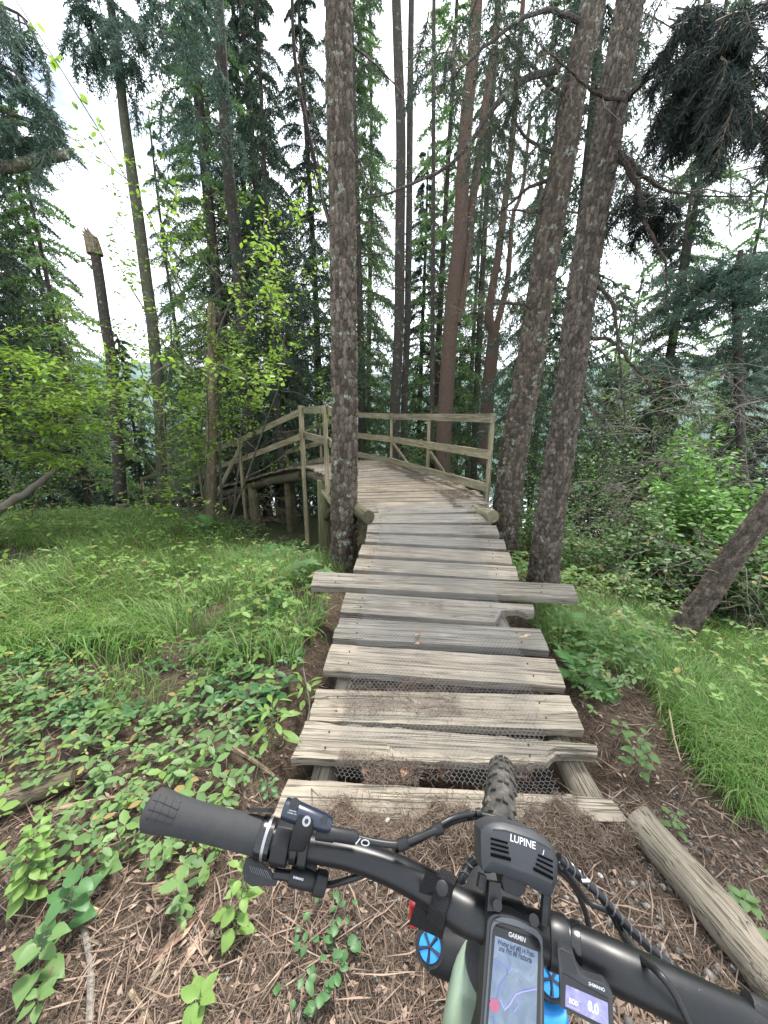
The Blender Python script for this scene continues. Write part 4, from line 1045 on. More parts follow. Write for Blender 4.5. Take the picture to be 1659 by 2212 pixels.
# clump with the split dead stem
cl = [(gb(455 + du, 7.3 + dy), (dx, dyy, 1), L, r, 2) for du, dy, dx, dyy, L, r in [(0, 0, .02, 0, 4.6, .035), (-25, .2, -.25, .1, 4.0, .03), (15, .1, .22, 0, 4.3, .03), (35, -.1, .38, .1, 3.8, .025), (-45, 0, -.4, -.1, 3.2, .022), (5, .3, .05, .2, 4.8, .03), (-10, -.2, .5, -.2, 3.6, .02), (-60, .1, -.6, .1, 3.0, .02), (50, 0, .15, -.1, 2.6, .02)]]
sapling('hazel_clump', 'many-stemmed leafy clump with fresh yellow-green leaves in front of the ramp', cl, 'beech', .085, 3, 'bark_green', per=5, kids=5.4, spread=.85, jit=.05)
ds_ = tree_parts('dead_tree', 'pale barkless dead stem snapped off in the middle of the leafy clump', loc=gb(455, 7.1), cat='dead tree')
S = branch(ds_, [gb(450, 7.1, -.1), tuple(g3(456, 900, 7.1)), tuple(g3(458, 760, 7.1)), tuple(g3(457, 680, 7.1)), tuple(g3(455, 655, 7.1))], .10, .055, 'deadwood', 12, name='trunk')
# arching bare branch
ar = tree_parts('arching_branch', 'thin bare branch arching across the leafy clump', loc=tuple(g3(312, 850, 6.2)), cat='branch')
branch(ar, [tuple(g3(u, v, 6.2)) for u, v in [(300, 930), (312, 842), (350, 795), (420, 779), (480, 790), (530, 812), (577, 833)]], .018, .008, 'twig_dead', 6, name='branch')
# sprays reaching in from the left
for i, (u0, v0, Y, u1, v1, n, lab) in enumerate([
  (-330, 740, 4.8, 70, 775, 5, 'highest leafy spray reaching in from the left edge'),
  (-330, 840, 4.4, 110, 840, 5, 'middle leafy spray reaching in from the left edge, level with the railing'),
  (-330, 935, 4.2, 110, 935, 5, 'lowest and brightest leafy spray reaching in from the left edge')]):
    st = []
    a = np.array(g3(u0, v0, Y)); b = np.array(g3(u1, v1, Y + .6)); L = np.linalg.norm(b - a)
    for k in range(n):
        o_ = np.array([0, rnd.uniform(-.5, .6), rnd.uniform(-.08, .08)]); st.append((tuple(a + o_), (b - a) / L + np.array([0, rnd.uniform(-.15, .15), rnd.uniform(-.04, .06)]), L * rnd.uniform(.75, 1.0), .008, 2))
    sapling('beech_branch', lab, st, 'beech', .085, 70 + i, 'twig', per=2, cat='branch', group='leafy sprays at the left edge', kids=5.6, spread=.6, wig=.05, up=-.02, jit=.04, flat=.85, fz=.12)
def bush(name, label, u, v, Y, L, n, mat, ls, seed, group=None, per=2, spread=.7, wide=.6):
    p = gb(u, Y); st = [((p[0] + rnd.uniform(-.12, .12), p[1] + rnd.uniform(-.15, .15), p[2]), (rnd.uniform(-wide, wide), rnd.uniform(-wide, wide), 1), L * rnd.uniform(.7, 1.1), .009, 1) for _ in range(n)]
    return sapling(name, label, st, mat, ls, seed, 'twig', per=per * 3, group=group, kids=6, spread=spread, jit=.05)
bush('elder_shrub', 'tall bright green shrub standing in the thicket in front of the dead brush', 1480, 0, 4.7, 1.75, 9, 'beech2', .085, 81, per=3, wide=.14)
bush('elder_shrub', 'round bright yellow-green shrub right of the tall bright one', 1545, 0, 4.1, 1.15, 12, 'beech2', .08, 82, per=3, wide=.4)
bush('bramble_thicket', 'bramble thicket between the leaning pines and the leaning dark trunk', 1340, 0, 4.3, .95, 18, 'herb', .065, 83, per=3, wide=1.0)
bush('bramble_thicket', 'bramble thicket behind the leaning dark trunk', 1500, 0, 3.9, .85, 16, 'herb', .065, 84, per=3, wide=1.1)
bush('bramble_thicket', 'bramble thicket right at the edge beyond the leaning dark trunk', 1680, 0, 3.6, 1.0, 16, 'herb', .065, 85, per=3, wide=1.0)
bush('elder_shrub', 'low leafy shrub at the foot of the rear leaning pine', 1145, 0, 5.4, 1.0, 12, 'herb', .055, 86, per=2, wide=.8)
bush('elder_shrub', 'loose green shrub deep in the shade right of the leaning pines', 1290, 0, 6.6, 2.3, 10, 'herb', .06, 87, per=2, wide=.5)
bush('elder_shrub', 'pale green shrub behind the outer railing', 860, 0, 9.2, 1.9, 6, 'herb', .07, 88, per=2, wide=.4)
bush('elder_shrub', 'light shrub in front of the larch right of the leaning pines', 1390, 0, 8.0, 3.0, 10, 'beech2', .07, 89, per=2, wide=.6)
bush('elder_shrub', 'leafy shrub low at the left edge above the grass', 60, 0, 6.5, 1.3, 8, 'herb', .06, 90, per=1, wide=1.0)
# leaning dead log at the left edge
dl = tree_parts('dead_log', 'grey dead log leaning up at the left edge above the grass', loc=tuple(g3(0, 1110, 5)), cat='log')
branch(dl, [tuple(g3(-120, 1190, 4.8)), tuple(g3(0, 1100, 5)), tuple(g3(60, 1062, 5.1)), tuple(g3(128, 1008, 5.2))], .085, .03, 'twig_dead', 10, name='stem')
# stump beside the ramp end
st_ = tree_parts('tree_stump', 'small weathered stump at the foot of the ramp', loc=gb(262, 10.2), cat='stump')
local(MB().tube([gb(262, 10.2, -.1), gb(262, 10.2, .18), gb(262, 10.2, .36)], [.26, .17, .15], 12).build('stump', M['twig_dead'], st_), st_)
# ================================================================ GROUND COVER
gg = np.random.RandomState(99)
def clearx(x, y):
    """True where the boardwalk or the bare path leaves no room for plants"""
    return (np.abs(x - (.30 + .1 * (y - 1.3))) < .78) & (y < 4.4)
def grass(x, y, L, w, clump, name, mat, lean=None):
    n = len(x); z = T(x, y) - .01
    a = 9 * vn(x * 1.6, y * 1.6, 71) + gg.randn(n) * .8; bend = gg.uniform(.5, 1.6, n) * clump
    dx, dy = np.cos(a), np.sin(a); sx, sy = -dy, dx
    V = []; k = 4; ang = np.zeros(n) + gg.uniform(.05, .6, n); px, py, pz = x.copy(), y.copy(), z.copy()
    w = w * gg.uniform(.6, 1.3, n)
    for i in range(k + 1):
        ww = w * (1 - i / k) * .5 if i < k else w * 0
        if i < k: V.append(np.stack([px - sx * ww, py - sy * ww, pz], 1)); V.append(np.stack([px + sx * ww, py + sy * ww, pz], 1))
        else: V.append(np.stack([px, py, pz], 1))
        px = px + dx * np.sin(ang) * L / k; py = py + dy * np.sin(ang) * L / k; pz = pz + np.cos(ang) * L / k; ang = ang + bend * (.35 + .25 * i) 
    V = np.stack(V, 1).reshape(-1, 3); b = (np.arange(n) * (2 * k + 1))[:, None]
    q = np.concatenate([b + np.array([[2 * i, 2 * i + 1, 2 * i + 3, 2 * i + 2]]) for i in range(k - 1)]); t = b + np.array([[2 * k - 2, 2 * k - 1, 2 * k]])
    return tag(link(name, npmesh(name, V, [q, t], M[mat], True)), kind='stuff')
def pick(n, y0, y1, xa, xb, seed, thr=.0, sc=.8, pw=1.0):
    g = np.random.RandomState(seed); y = y0 * np.exp(g.rand(n) ** pw * math.log(y1 / y0)); x = xa(y) + (xb(y) - xa(y)) * g.rand(n)
    m = (fbm(x * sc, y * sc, seed) > thr * .94) & ~clearx(x, y); return x[m], y[m]
lx = lambda y: -1.3 * y - .35
def lr(y): return np.where(y < 4.6, -.52 + .05 * (y - 2), -.6 - (y - 4.6) * .95)
x, y = pick(38000, 1.9, 12.5, lx, lr, 101, .36, .7)
m = (y > 1.9 + .6 * vn(x * 1.2, x * 0, 5) + .7 * np.clip(x + 1.5, 0, 1.2)); x, y = x[m], y[m]
grass(x, y, gg.uniform(.18, .42, len(x)), (.0055 + .0008 * y), 1.0, 'grass', 'grass')
def rl(y): return 1.13 + .22 * np.clip(1.5 - y, 0, 1) + .0 * y
def rr_(y): return 1.3 * y + .9
x, y = pick(29000, .85, 3.6, rl, rr_, 102, .30, .9)
m = (x > 1.1 + .25 * sst(2.3, 1.7, y) + .3 * vn(y * 2, y * 0, 9)) & (y > 1.02 + .25 * vn(x * 3, x * 0, 4)); x, y = x[m], y[m]
grass(x, y, gg.uniform(.15, .32, len(x)), .0048, 1.0, 'grass', 'grass_bright')
x, y = pick(6000, 2.4, 9, lx, lr, 103, .50, 1.3); grass(x, y, gg.uniform(.12, .28, len(x)), .005, 1.3, 'dry_grass', 'straw')
x, y = pick(6000, 3.3, 8, lambda y: 1.4 + 0 * y, rr_, 104, .45, 1.3); grass(x, y, gg.uniform(.12, .3, len(x)), .006, 1.2, 'dry_grass', 'straw')
x, y = pick(5200, 2.0, 7, lx, lr, 105, .48, 1.6); grass(x, y, gg.uniform(.28, .5, len(x)), .0085, 1.25, 'grass', 'grass_bright')
x, y = pick(2600, 1.55, 2.6, lx, lr, 106, .52, 3.0); grass(x, y, gg.uniform(.12, .28, len(x)), .005, 1.3, 'grass', 'grass')
# low three-leaved creepers
def creeper(x, y, size, hgt, name, mat, seed):
    g = np.random.RandomState(seed); n = len(x); z = T(x, y) + g.uniform(.25, 1, n) * hgt
    P = np.repeat(np.stack([x, y, z], 1), 3, 0); a = np.repeat(g.rand(n) * 6.28, 3) + np.tile([0, 2.0, 4.1], n) + g.randn(3 * n) * .25
    D_ = unit(np.stack([np.cos(a), np.sin(a), g.uniform(-.45, .35, 3 * n)], 1)); s = np.repeat(size * np.clip(np.exp(g.randn(n) * .33 - .1), .4, 1.5), 3)
    V, F = leaves(P, g, 1.0, .72, D_)
    V = V.reshape(-1, 7, 3); V = P[:, None] + (V - P[:, None]) * s[:, None, None]
    st = MB()
    return tag(link(name, npmesh(name, V.reshape(-1, 3), [F], M[mat], True)), kind='stuff')
cov = lambda y: np.where(y < 2, -.62, -.48)
x, y = pick(9000, .75, 4.6, lx, lr, 111, .50, 2.9)
keep = gg.rand(len(x)) < np.clip((y - .95) / 2.4, .10, .55) * np.where(y > 3, .5, 1); x, y = x[keep], y[keep]
creeper(x, y, .042, .12, 'ground_cover', 'herb', 1)
x, y = pick(900, 1.5, 5, lx, lr, 112, .54, 1.1); creeper(x, y, .05, .10, 'ground_cover', 'herb_dark', 2)
x, y = pick(3000, .9, 4.5, lx, lr, 113, .50, 2.0); keep = gg.rand(len(x)) < np.clip((y - .9) / 2.2, .08, .6); x, y = x[keep], y[keep]; creeper(x, y, .042, .12, 'ground_cover', 'herb_bright', 3)
x, y = pick(3500, .9, 6.5, rl, rr_, 114, .5, 1.5); creeper(x, y, .045, .16, 'ground_cover', 'herb', 4)
x, y = pick(5000, 3.4, 8, lambda y: 1.3 + 0 * y, rr_, 115, .44, 1.1); creeper(x, y, .055, .3, 'ground_cover', 'herb_bright', 5)
x, y = pick(2600, 4.4, 9, lambda y: -1.6 - (y - 4.4) * .9, lambda y: .2 - (y - 4.4) * .9, 116, .4, 1.1); creeper(x, y, .05, .2, 'ground_cover', 'herb', 6)
x, y = pick(2500, 5, 12, lx, lr, 117, .5, .8); creeper(x, y, .06, .3, 'ground_cover', 'herb_bright', 7)

x, y = pick(1500, 2.1, 7, lx, lr, 118, .5, 1.3); creeper(x, y, .05, .38, 'ground_cover', 'herb_bright', 8)
x, y = pick(500, 1.6, 3.4, rl, rr_, 119, .5, 1.5); creeper(x, y, .036, .36, 'ground_cover', 'herb_bright', 9)
# ---- litter of needles, flakes and grit
def litter(x, y, z, L, w, name, mat, seed, tilt=.18, seg=1):
    g = np.random.RandomState(seed); n = len(x); a = g.rand(n) * PI; L = L * g.uniform(.5, 1.2, n); w = w * g.uniform(.6, 1.4, n)
    t = g.randn(n) * tilt; dx, dy, dz = np.cos(a) * L / 2, np.sin(a) * L / 2, np.clip(t, -.4, .4) * L / 2; sx, sy = -np.sin(a) * w / 2, np.cos(a) * w / 2
    z = z + .002 + np.abs(dz) + g.uniform(0, .006, n); cv = g.randn(n) * .05 * L
    mxx, myy = x - np.sin(a) * cv, y + np.cos(a) * cv
    V = np.stack([np.stack([x - dx, y - dy, z - dz], 1), np.stack([mxx + sx, myy + sy, z + .001], 1), np.stack([x + dx, y + dy, z + dz], 1), np.stack([mxx - sx, myy - sy, z + .0015], 1)], 1).reshape(-1, 3)
    return tag(link(name, npmesh(name, V, [np.arange(4 * n).reshape(n, 4)], M[mat], False)), kind='stuff')
def dens(n, y0, y1, seed, xa=lambda y: -1.25 * y - .3, xb=lambda y: 1.25 * y + .4):
    g = np.random.RandomState(seed); y = y0 * np.exp(g.rand(n) * math.log(y1 / y0)); x = xa(y) + (xb(y) - xa(y)) * g.rand(n); return x, y
x, y = dens(64000, .42, 3.4, 121); m = ~((np.abs(x - (.3 + .1 * (y - 1.3))) < .7) & (y > 1.19) & (gg.rand(len(x)) < .9)); x, y = x[m], y[m]
m = vn(x * 3, y * 3, 4) + gg.rand(len(x)) * .7 > .55; x, y = x[m], y[m]
litter(x, y, T(x, y), .042, .0018, 'needle_litter', 'needle_litter', 1)
x, y = dens(4200, .42, 3.5, 122); m = ~((np.abs(x - .3) < .75) & (y > 1.19)); x, y = x[m], y[m]; litter(x, y, T(x, y), .030, .011, 'bark_litter', 'debris', 2, .35)
x, y = dens(3400, .42, 4.5, 123); litter(x, y, T(x, y), .16, .004, 'twig_litter', 'debris', 3, .12)
# pebbles: little faceted stones
def stones(x, y, size, seed, name):
    g = np.random.RandomState(seed); O = np.array([[1, 0, 0], [-1, 0, 0], [0, 1, 0], [0, -1, 0], [0, 0, .7], [0, 0, -.7]]); F = np.array([[0, 2, 4], [2, 1, 4], [1, 3, 4], [3, 0, 4], [2, 0, 5], [1, 2, 5], [3, 1, 5], [0, 3, 5]])
    n = len(x); s = size * np.exp(g.randn(n) * .4); V = O[None] * s[:, None, None] * g.uniform(.6, 1.25, (n, 6, 3)); a = g.rand(n) * 6.28; c, q = np.cos(a)[:, None], np.sin(a)[:, None]
    V = np.stack([V[..., 0] * c - V[..., 1] * q, V[..., 0] * q + V[..., 1] * c, V[..., 2]], -1) + np.stack([x, y, T(x, y) + s * .2], 1)[:, None]
    return tag(link(name, npmesh(name, V.reshape(-1, 3), [(F[None] + (np.arange(n) * 6)[:, None, None]).reshape(-1, 3)], M['pebble'], False)), kind='stuff')
x, y = dens(3600, .42, 1.3, 124, lambda y: -.5 + 0 * y, lambda y: 1.15 + .2 * y); stones(x, y, .0048, 5, 'gravel')
x, y = dens(700, .42, 1.25, 125, lambda y: .25 + 0 * y, lambda y: 1.0 + .2 * y); stones(x, y, .008, 6, 'gravel')
# needles and crumbs lying on the planks
def on_planks(n, region, seed, L=.05, w=.002):
    g = np.random.RandomState(seed); u = g.uniform(region[0], region[1], n); v = g.uniform(region[2], region[3], n)
    P = np.array([list(hitr(a, b)) for a, b in zip(u, v)]); k = vn(P[:, 0] * 5, P[:, 1] * 5, seed) > .42; P = P[k]
    o = litter(P[:, 0], P[:, 1], P[:, 2] + .006, L, w, 'fallen_needles', 'needle_litter', seed, .1); return o
for i, (n, rg) in enumerate([(1500, (770, 900, 1130, 1240)), (500, (770, 960, 1300, 1345)), (900, (745, 1010, 1480, 1545)), (900, (735, 900, 1625, 1700)), (500, (760, 1010, 1455, 1480)), (250, (900, 1150, 1640, 1690)), (420, (720, 1200, 1400, 1600)), (700, (690, 1250, 1715, 1790)), (400, (740, 1060, 1180, 1400))]): on_planks(n, rg, 130 + i)
def on_deck(n, s0, s1, f0, f1, seed):
    g = np.random.RandomState(seed); s_ = g.uniform(s0, s1, n); f = np.clip(f0 + (f1 - f0) * g.rand(n), 0, 1)
    A = np.stack([np.interp(s_, ds, inner[:, k]) for k in range(3)], 1); B_ = np.stack([np.interp(s_, ds, outer[:, k]) for k in range(3)], 1); P = A + (B_ - A) * f[:, None]
    k = vn(P[:, 0] * 4, P[:, 1] * 4, seed) > .38; P = P[k]; return litter(P[:, 0], P[:, 1], P[:, 2] + .004, .06, .006, 'fallen_needles', 'needle_litter', seed, .1)
on_deck(5200, .2, 3.2, .70, .98, 150); on_deck(900, .6, 4, .0, .5, 151); on_deck(900, 3.4, 5, .3, .9, 152)
# earth pushed over the foot plank
def mound():
    n = 60; u = np.linspace(560, 1370, n); k = 9; V = []
    for i in range(n):
        for j in range(k):
            t = j / (k - 1); v = 1850 - 92 * t + 26 * math.sin(i * .37) * t + 12 * math.sin(i * 1.3) * t + (60 * max(0, .2 - i / n) + 90 * max(0, i / n - .85)) * t
            p = pZ(u[i], v, .06); h = .022 * math.sin(PI * min(1, t * 1.15)) + .012 * float(fbm(np.array([p.x * 14]), np.array([p.y * 14]), 3)[0])
            edge = min(1, 4 * i / n, 4 * (1 - i / n)); V.append((p.x, p.y, max(-.02, Tz(p.x, p.y) - .01) * (1 - t) + (.058 * t) + h * edge - .012 * (t == 1) - .012 * (1 - edge)))
    F = [(i * k + j, i * k + j + 1, (i + 1) * k + j + 1, (i + 1) * k + j) for i in range(n - 1) for j in range(k - 1)]
    mb = MB(); mb.add(V, F); o = link('soil_mound', mb.mesh('soil_mound', M['soil'], True)); tag(o, kind='structure')
    P = np.array(V); g = np.random.RandomState(4); q = P[g.randint(len(P), size=7000)] + g.randn(7000, 3) * [.01, .01, 0]
    litter(q[:, 0], q[:, 1], q[:, 2], .05, .0022, 'needle_litter', 'needle_litter', 9, .15)
mound()

# ---- ferns
def frond_mesh(seed, L=.42):
    g = np.random.RandomState(seed); t = np.linspace(0, 1, 12); ax = np.stack([L * t * (1 - .15 * t), 0 * t, L * (.75 * t - .75 * t ** 2.0)], 1); V = []; F = []; n = 0
    for i in range(22):
        f = .16 + .84 * i / 22; c = np.array([np.interp(f, t, ax[:, k]) for k in range(3)]); l = .30 * L * math.sin(PI * min(1, (1 - f) * 1.0 + .02)) ** .8 * (1 if f > .25 else .8) + .012
        for s in (-1, 1):
            d = unit(np.array([.45, s * 1., -.12 + g.randn() * .1])); w = L * .020; x = np.array([1., 0, 0]) * w
            q = [c - x, c + d * l * .35 - x * 1.1, c + d * l * .7 - x * .7, c + d * l, c + d * l * .7 + x * .7, c + d * l * .35 + x * 1.1, c + x]
            V += q; F.append(list(range(n, n + 7)) if s > 0 else list(range(n + 6, n - 1, -1))); n += 7
    mb = MB(); mb.add(V, F); mb.tube(ax, np.linspace(.0025, .001, 12), 3, False); return mb.mesh('frond', M['fern'])
FR = [frond_mesh(k) for k in range(3)]
def fern(label, u, Y, sc, n, seed, dx=0):
    g = random.Random(seed); b = base(u, Y); r = thing('fern', label, 'fern', (b[0], b[1], b[2] + .04), 'ferns beside the boardwalk')
    for k in range(n):
        o = link('frond', FR[k % 3], r); o.rotation_euler = (g.uniform(-.25, .25), g.uniform(-.5, .1), k * 6.283 / n + g.uniform(-.3, .3)); s = sc * g.uniform(.7, 1.15); o.scale = (s, s, s)
for k, a in enumerate([(590, 5.2, 1.2, 6, 'fern in the herbs left of the lichened pine, nearest the ramp posts'), (515, 5.0, 1.0, 6, 'fern at the edge of the dead twig heap'), (640, 4.4, .95, 6, 'fern beside the big-leaved maple seedling'), (560, 4.3, .9, 5, 'smaller fern left of the maple seedling'),
   (440, 6.6, 1.3, 6, 'fern at the foot of the leafy clump'), (1235, 2.55, .75, 6, 'fern right of the long plank, in the grass'), (1300, 2.35, .8, 6, 'fern in the middle of the right-hand grass'), (1225, 2.0, .7, 6, 'fern leaning over the plank ends on the right'), (1330, 2.7, .75, 5, 'fern just left of the leaning dark trunk'), (600, 2.95, .6, 5, 'fern in the creepers left of the planks'), (1130, 4.3, .9, 5, 'fern between the feet of the two leaning pines')]):
    fern(a[4], a[0], a[1], a[2], a[3], 200 + k)

# ---- single plants near the camera, each leaf a part
def leaf_mesh(kind, mat, seed):
    g = np.random.RandomState(seed)
    out = {'ovate': [(0, .02), (.12, .20), (.3, .31), (.5, .30), (.7, .2), (.87, .09), (1, 0)], 'lance': [(0, .01), (.15, .07), (.35, .13), (.55, .14), (.75, .10), (.9, .04), (1, 0)],
           'heart': [(-.08, .12), (-.05, .28), (.15, .42), (.4, .38), (.65, .24), (.85, .1), (1, 0)], 'maple': [(0, .05), (-.12, .3), (.08, .28), (.18, .62), (.36, .3), (.62, .34), (.6, .15), (1, 0)]}[kind]
    V = []; 
    for x, w in out:
        w *= 1 + g.randn() * .06; z = -.16 * x * x; V += [(x, w, z + w * .35 - .06 * x), (x if x > 0 else 0, 0, z), (x, -w, z + w * .35 - .06 * x)]
    F = []
    for i in range(len(out) - 1): b = 3 * i; F += [(b, b + 1, b + 4, b + 3), (b + 1, b + 2, b + 5, b + 4)]
    mb = MB(); mb.add(V, F); return mb.mesh('leaf', M[mat], True)
LM = {(k, m): [leaf_mesh(k, m, s) for s in range(2)] for k, m in [('ovate', 'herb'), ('ovate', 'herb_bright'), ('ovate', 'herb_dark'), ('lance', 'herb_bright'), ('lance', 'herb'), ('heart', 'herb_dark'), ('heart', 'herb'), ('maple', 'herb')]}
def herb(label, u, v, kind, mat, h, n, ls, seed, lean=(0, 0), layout='stem', name='herb_plant', cat='plant', group='single plants on the bare ground', z=0):
    g = random.Random(seed); p = pZ(u, v, z); p.z = Tz(p.x, p.y); r = thing(name, label, cat, tuple(p), group)
    top = Vector((lean[0], lean[1], h)); mb = MB(); mb.tube([(0, 0, -.01), tuple(top * .5 + Vector((g.uniform(-.01, .01), 0, 0))), tuple(top)], [.002, .0017, .001], 4, False)
    ms = LM[(kind, mat)]; lv = []
    for k in range(n):
        if layout == 'stem':
            f = .25 + .75 * k / max(1, n - 1); b = top * f; a = k * 2.4 + g.uniform(-.4, .4); s = ls * (1.15 - .5 * f) * g.uniform(.8, 1.15); el = g.uniform(-.15, .35)
            off = Vector((math.cos(a), math.sin(a), .2)) * ls * .45 * g.uniform(.4, 1.2)
        elif layout == 'patch':
            a = g.uniform(0, 6.28); rr = h * math.sqrt(g.random()) * 1.2; b = Vector((lean[0] * g.uniform(-1, 1) * 1.0 + math.cos(a) * rr, lean[1] * g.uniform(-1, 1) + math.sin(a) * rr * .8, 0)); s = ls * g.uniform(.6, 1.2); off = Vector((0, 0, g.uniform(.01, .06))); a = g.uniform(0, 6.28); el = g.uniform(-.1, .3)
            b.z = Tz(p.x + b.x, p.y + b.y) - p.z
        else:
            a = k * 6.283 / n + g.uniform(-.2, .2); b = top * (1 - .12 * (k % 3)); off = Vector((math.cos(a), math.sin(a), .1)) * ls * .12; s = ls * g.uniform(.85, 1.1); el = g.uniform(-.05, .5)
        mb.tube([tuple(b), tuple(b + off)], [.0012, .0009], 3, False); lv.append((b + off, a, el, s, g.uniform(-.25, .25)))
    so_ = link('stem', mb.mesh('stem', M['twig' if mat != 'herb_bright' else 'herb']), r)
    if layout == 'patch': so_['kind'] = 'stuff'
    for k, (b, a, el, s, ro) in enumerate(lv):
        o = link('leaf', ms[k % 2], r, b); o.rotation_euler = (ro, -el, a); o.scale = (s, s, s)
HB = [ # label, u, v, kind, mat, height, leaves, size, lean, layout
 ('lance-leaved bright plant touching the left ends of the planks', 585, 1610, 'lance', 'herb_bright', .26, 17, .115, (.02, .02), 'stem'),
 ('second lance-leaved plant, close against the plank edge', 660, 1500, 'lance', 'herb_bright', .18, 11, .10, (0, 0), 'stem'),
 ('upright bright plant with pointed leaves below the thumb lever', 500, 2075, 'ovate', 'herb_bright', .14, 20, .052, (.0, .14), 'stem'),
 ('dark mat of small-leaved herb in the middle of the bare earth', 700, 2080, 'ovate', 'herb_dark', .075, 46, .030, (.05, .12), 'patch'),
 ('lush bright plant crowding the lower left edge', 60, 1990, 'ovate', 'herb_bright', .20, 44, .048, (-.02, .10), 'stem'),
 ('leafy plant at the left edge, just below the rotting log', 100, 1880, 'lance', 'herb', .16, 22, .07, (.02, .05), 'stem'),
 ('dark heart-leaved plant right of the lush bright one', 150, 2020, 'heart', 'herb_dark', .12, 9, .075, (.02, .03), 'stem'),
 ('heart-leaved plant low in the left corner', 80, 2120, 'heart', 'herb', .12, 9, .065, (.03, .02), 'stem'),
 ('small sprig beside the lichened stick', 95, 2195, 'ovate', 'herb', .06, 6, .04, (0, 0), 'whorl'),
 ('bright sprig cut by the bottom edge below the bare earth', 440, 2205, 'ovate', 'herb_bright', .07, 6, .05, (0, 0), 'whorl'),
 ('large-leaved maple seedling left of the lichened pine', 655, 1300, 'maple', 'herb', .40, 5, .16, (.03, 0), 'whorl'),
 ('second maple seedling below the fern', 690, 1290, 'maple', 'herb', .28, 4, .14, (.02, 0), 'whorl'),
 ('bramble plant leaning from the grass edge over the bare soil on the right', 1380, 1665, 'ovate', 'herb', .24, 18, .06, (-.02, 0), 'stem'),
 ('second bramble plant at the soil edge, nearer the plank ends', 1345, 1590, 'ovate', 'herb', .12, 12, .045, (0, .02), 'stem'),
 ('small plant on the slope right of the edging log', 1600, 1965, 'ovate', 'herb', .06, 9, .045, (0, 0), 'whorl'),
 ('plant peeping over the edging log at the right edge', 1655, 2070, 'ovate', 'herb', .08, 8, .045, (0, 0), 'whorl'),
 ('bright plant at the grass edge above the edging log', 1450, 1790, 'ovate', 'herb', .10, 10, .04, (0, 0), 'stem'),
 ('dark-leaved bramble right above the handlebar grip', 390, 1700, 'ovate', 'herb', .08, 9, .045, (0, 0), 'stem'),
 ('small bramble beyond the brake reservoir', 580, 1720, 'ovate', 'herb_dark', .07, 10, .038, (0, 0), 'stem'),
 ('leafy sprig just under the rubber grip', 465, 1845, 'ovate', 'herb', .06, 12, .030, (.02, 0), 'stem'),
 ('seedling under the grip collar', 575, 1870, 'heart', 'herb', .07, 6, .045, (0, 0), 'whorl'),
 ('round-leaved seedling left of the grip', 245, 1910, 'heart', 'herb', .05, 4, .045, (0, 0), 'whorl'),
 ('leafy plant over the pale curved branch', 290, 1850, 'lance', 'herb', .07, 14, .045, (.02, .01), 'stem'),
 ('broad-leaved plant above the rotting log', 75, 1735, 'heart', 'herb', .12, 12, .05, (.04, .02), 'stem'),
 ('second broad-leaved plant right of the rotting log', 200, 1715, 'heart', 'herb', .08, 12, .042, (.04, 0), 'stem'),
 ('bramble with bright upper leaves in the litter left of the first planks', 430, 1640, 'ovate', 'herb', .10, 12, .045, (0, 0), 'stem'),
 ('low bramble at the left edge of the litter', 60, 1600, 'ovate', 'herb', .12, 14, .05, (0, 0), 'stem'),
 ('low bramble in the litter, centre left', 250, 1590, 'ovate', 'herb', .12, 14, .05, (0, 0), 'stem'),
]
for k, a in enumerate(HB): herb(a[0], a[1], a[2], a[3], a[4], a[5], a[6], a[7], 300 + k, a[8], a[9], z=-.13 if a[2] < 1400 else 0)

# ---- sticks, log edging, bark pieces, stones
def stick(label, P, r0, r1, mat='stick', name='stick', cat='stick', group='sticks lying on the ground', n=8, lift=0, k=4):
    Q = [pZ(u, v, 0) for u, v in P]; Q = [Vector((q.x, q.y, Tz(q.x, q.y) + r0 * .8 + lift)) for q in Q]; c = Q[0].copy(); t = (Q[-1] - Q[0]).normalized(); R3 = t.to_track_quat('X', 'Z').to_matrix(); Ri = R3.transposed()
    S = spline([tuple(Ri @ (q - c)) for q in Q], k) if len(Q) > 2 else np.array([tuple(Ri @ (q - c)) for q in Q])
    g = np.random.RandomState(abs(int(P[0][0]))); Rr = np.linspace(r0, r1, len(S)) * (1 + g.randn(len(S)) * .06)
    o = link(name, MB().tube(S, Rr, n).mesh(name, M[mat], True)); o.matrix_basis = Matrix.Translation(c) @ R3.to_4x4(); return tag(o, label, cat, group)
ed = stick('peeled log with a dark knot edging the path on the right', [(1372, 1785), (1430, 1850), (1550, 2000), (1650, 2130), (1780, 2290)], .062, .055, 'log', 'edging_log', 'log', None, 20)
kn = MB().tube([(.0, 0, 0), (0, 0, .008)], [.020, .012], 10); 
q = pZ(1582, 2014, .085); link('knot', kn.mesh('knot', M['log_dark'], True), ed).matrix_world = Matrix.Translation(q) 
stick('thick broken pale stick left of the thumb lever', [(332, 1940), (400, 1908), (465, 1872)], .013, .012)
stick('long pale curved branch running from the left edge to the grip', [(120, 1765), (190, 1750), (260, 1738), (335, 1732)], .011, .008)
stick('lichened grey stick at the lower left', [(178, 1985), (192, 2050), (200, 2120), (196, 2250)], .008, .009, 'twig_dead')
stick('thin bent stick over the dark herb mat', [(655, 1985), (700, 2035), (770, 2065), (850, 2090)], .0045, .0035)
stick('short yellow stick in the bare earth', [(405, 2085), (425, 2120), (432, 2160)], .006, .005)
stick('short mottled stick standing out left of the bright plant', [(402, 1965), (415, 2000), (430, 2030)], .006, .005, 'twig_dead')
stick('stub of wood in the dark hollow', [(165, 1965), (225, 1995)], .008, .008)
stick('second stub of wood in the dark hollow', [(178, 2040), (225, 2060)], .005, .005)
stick('broken stick at the bottom edge', [(285, 2160), (310, 2195), (340, 2250)], .008, .006)
stick('stick half hidden in the creepers by the plank ends', [(465, 1560), (520, 1530), (575, 1500)], .010, .008)
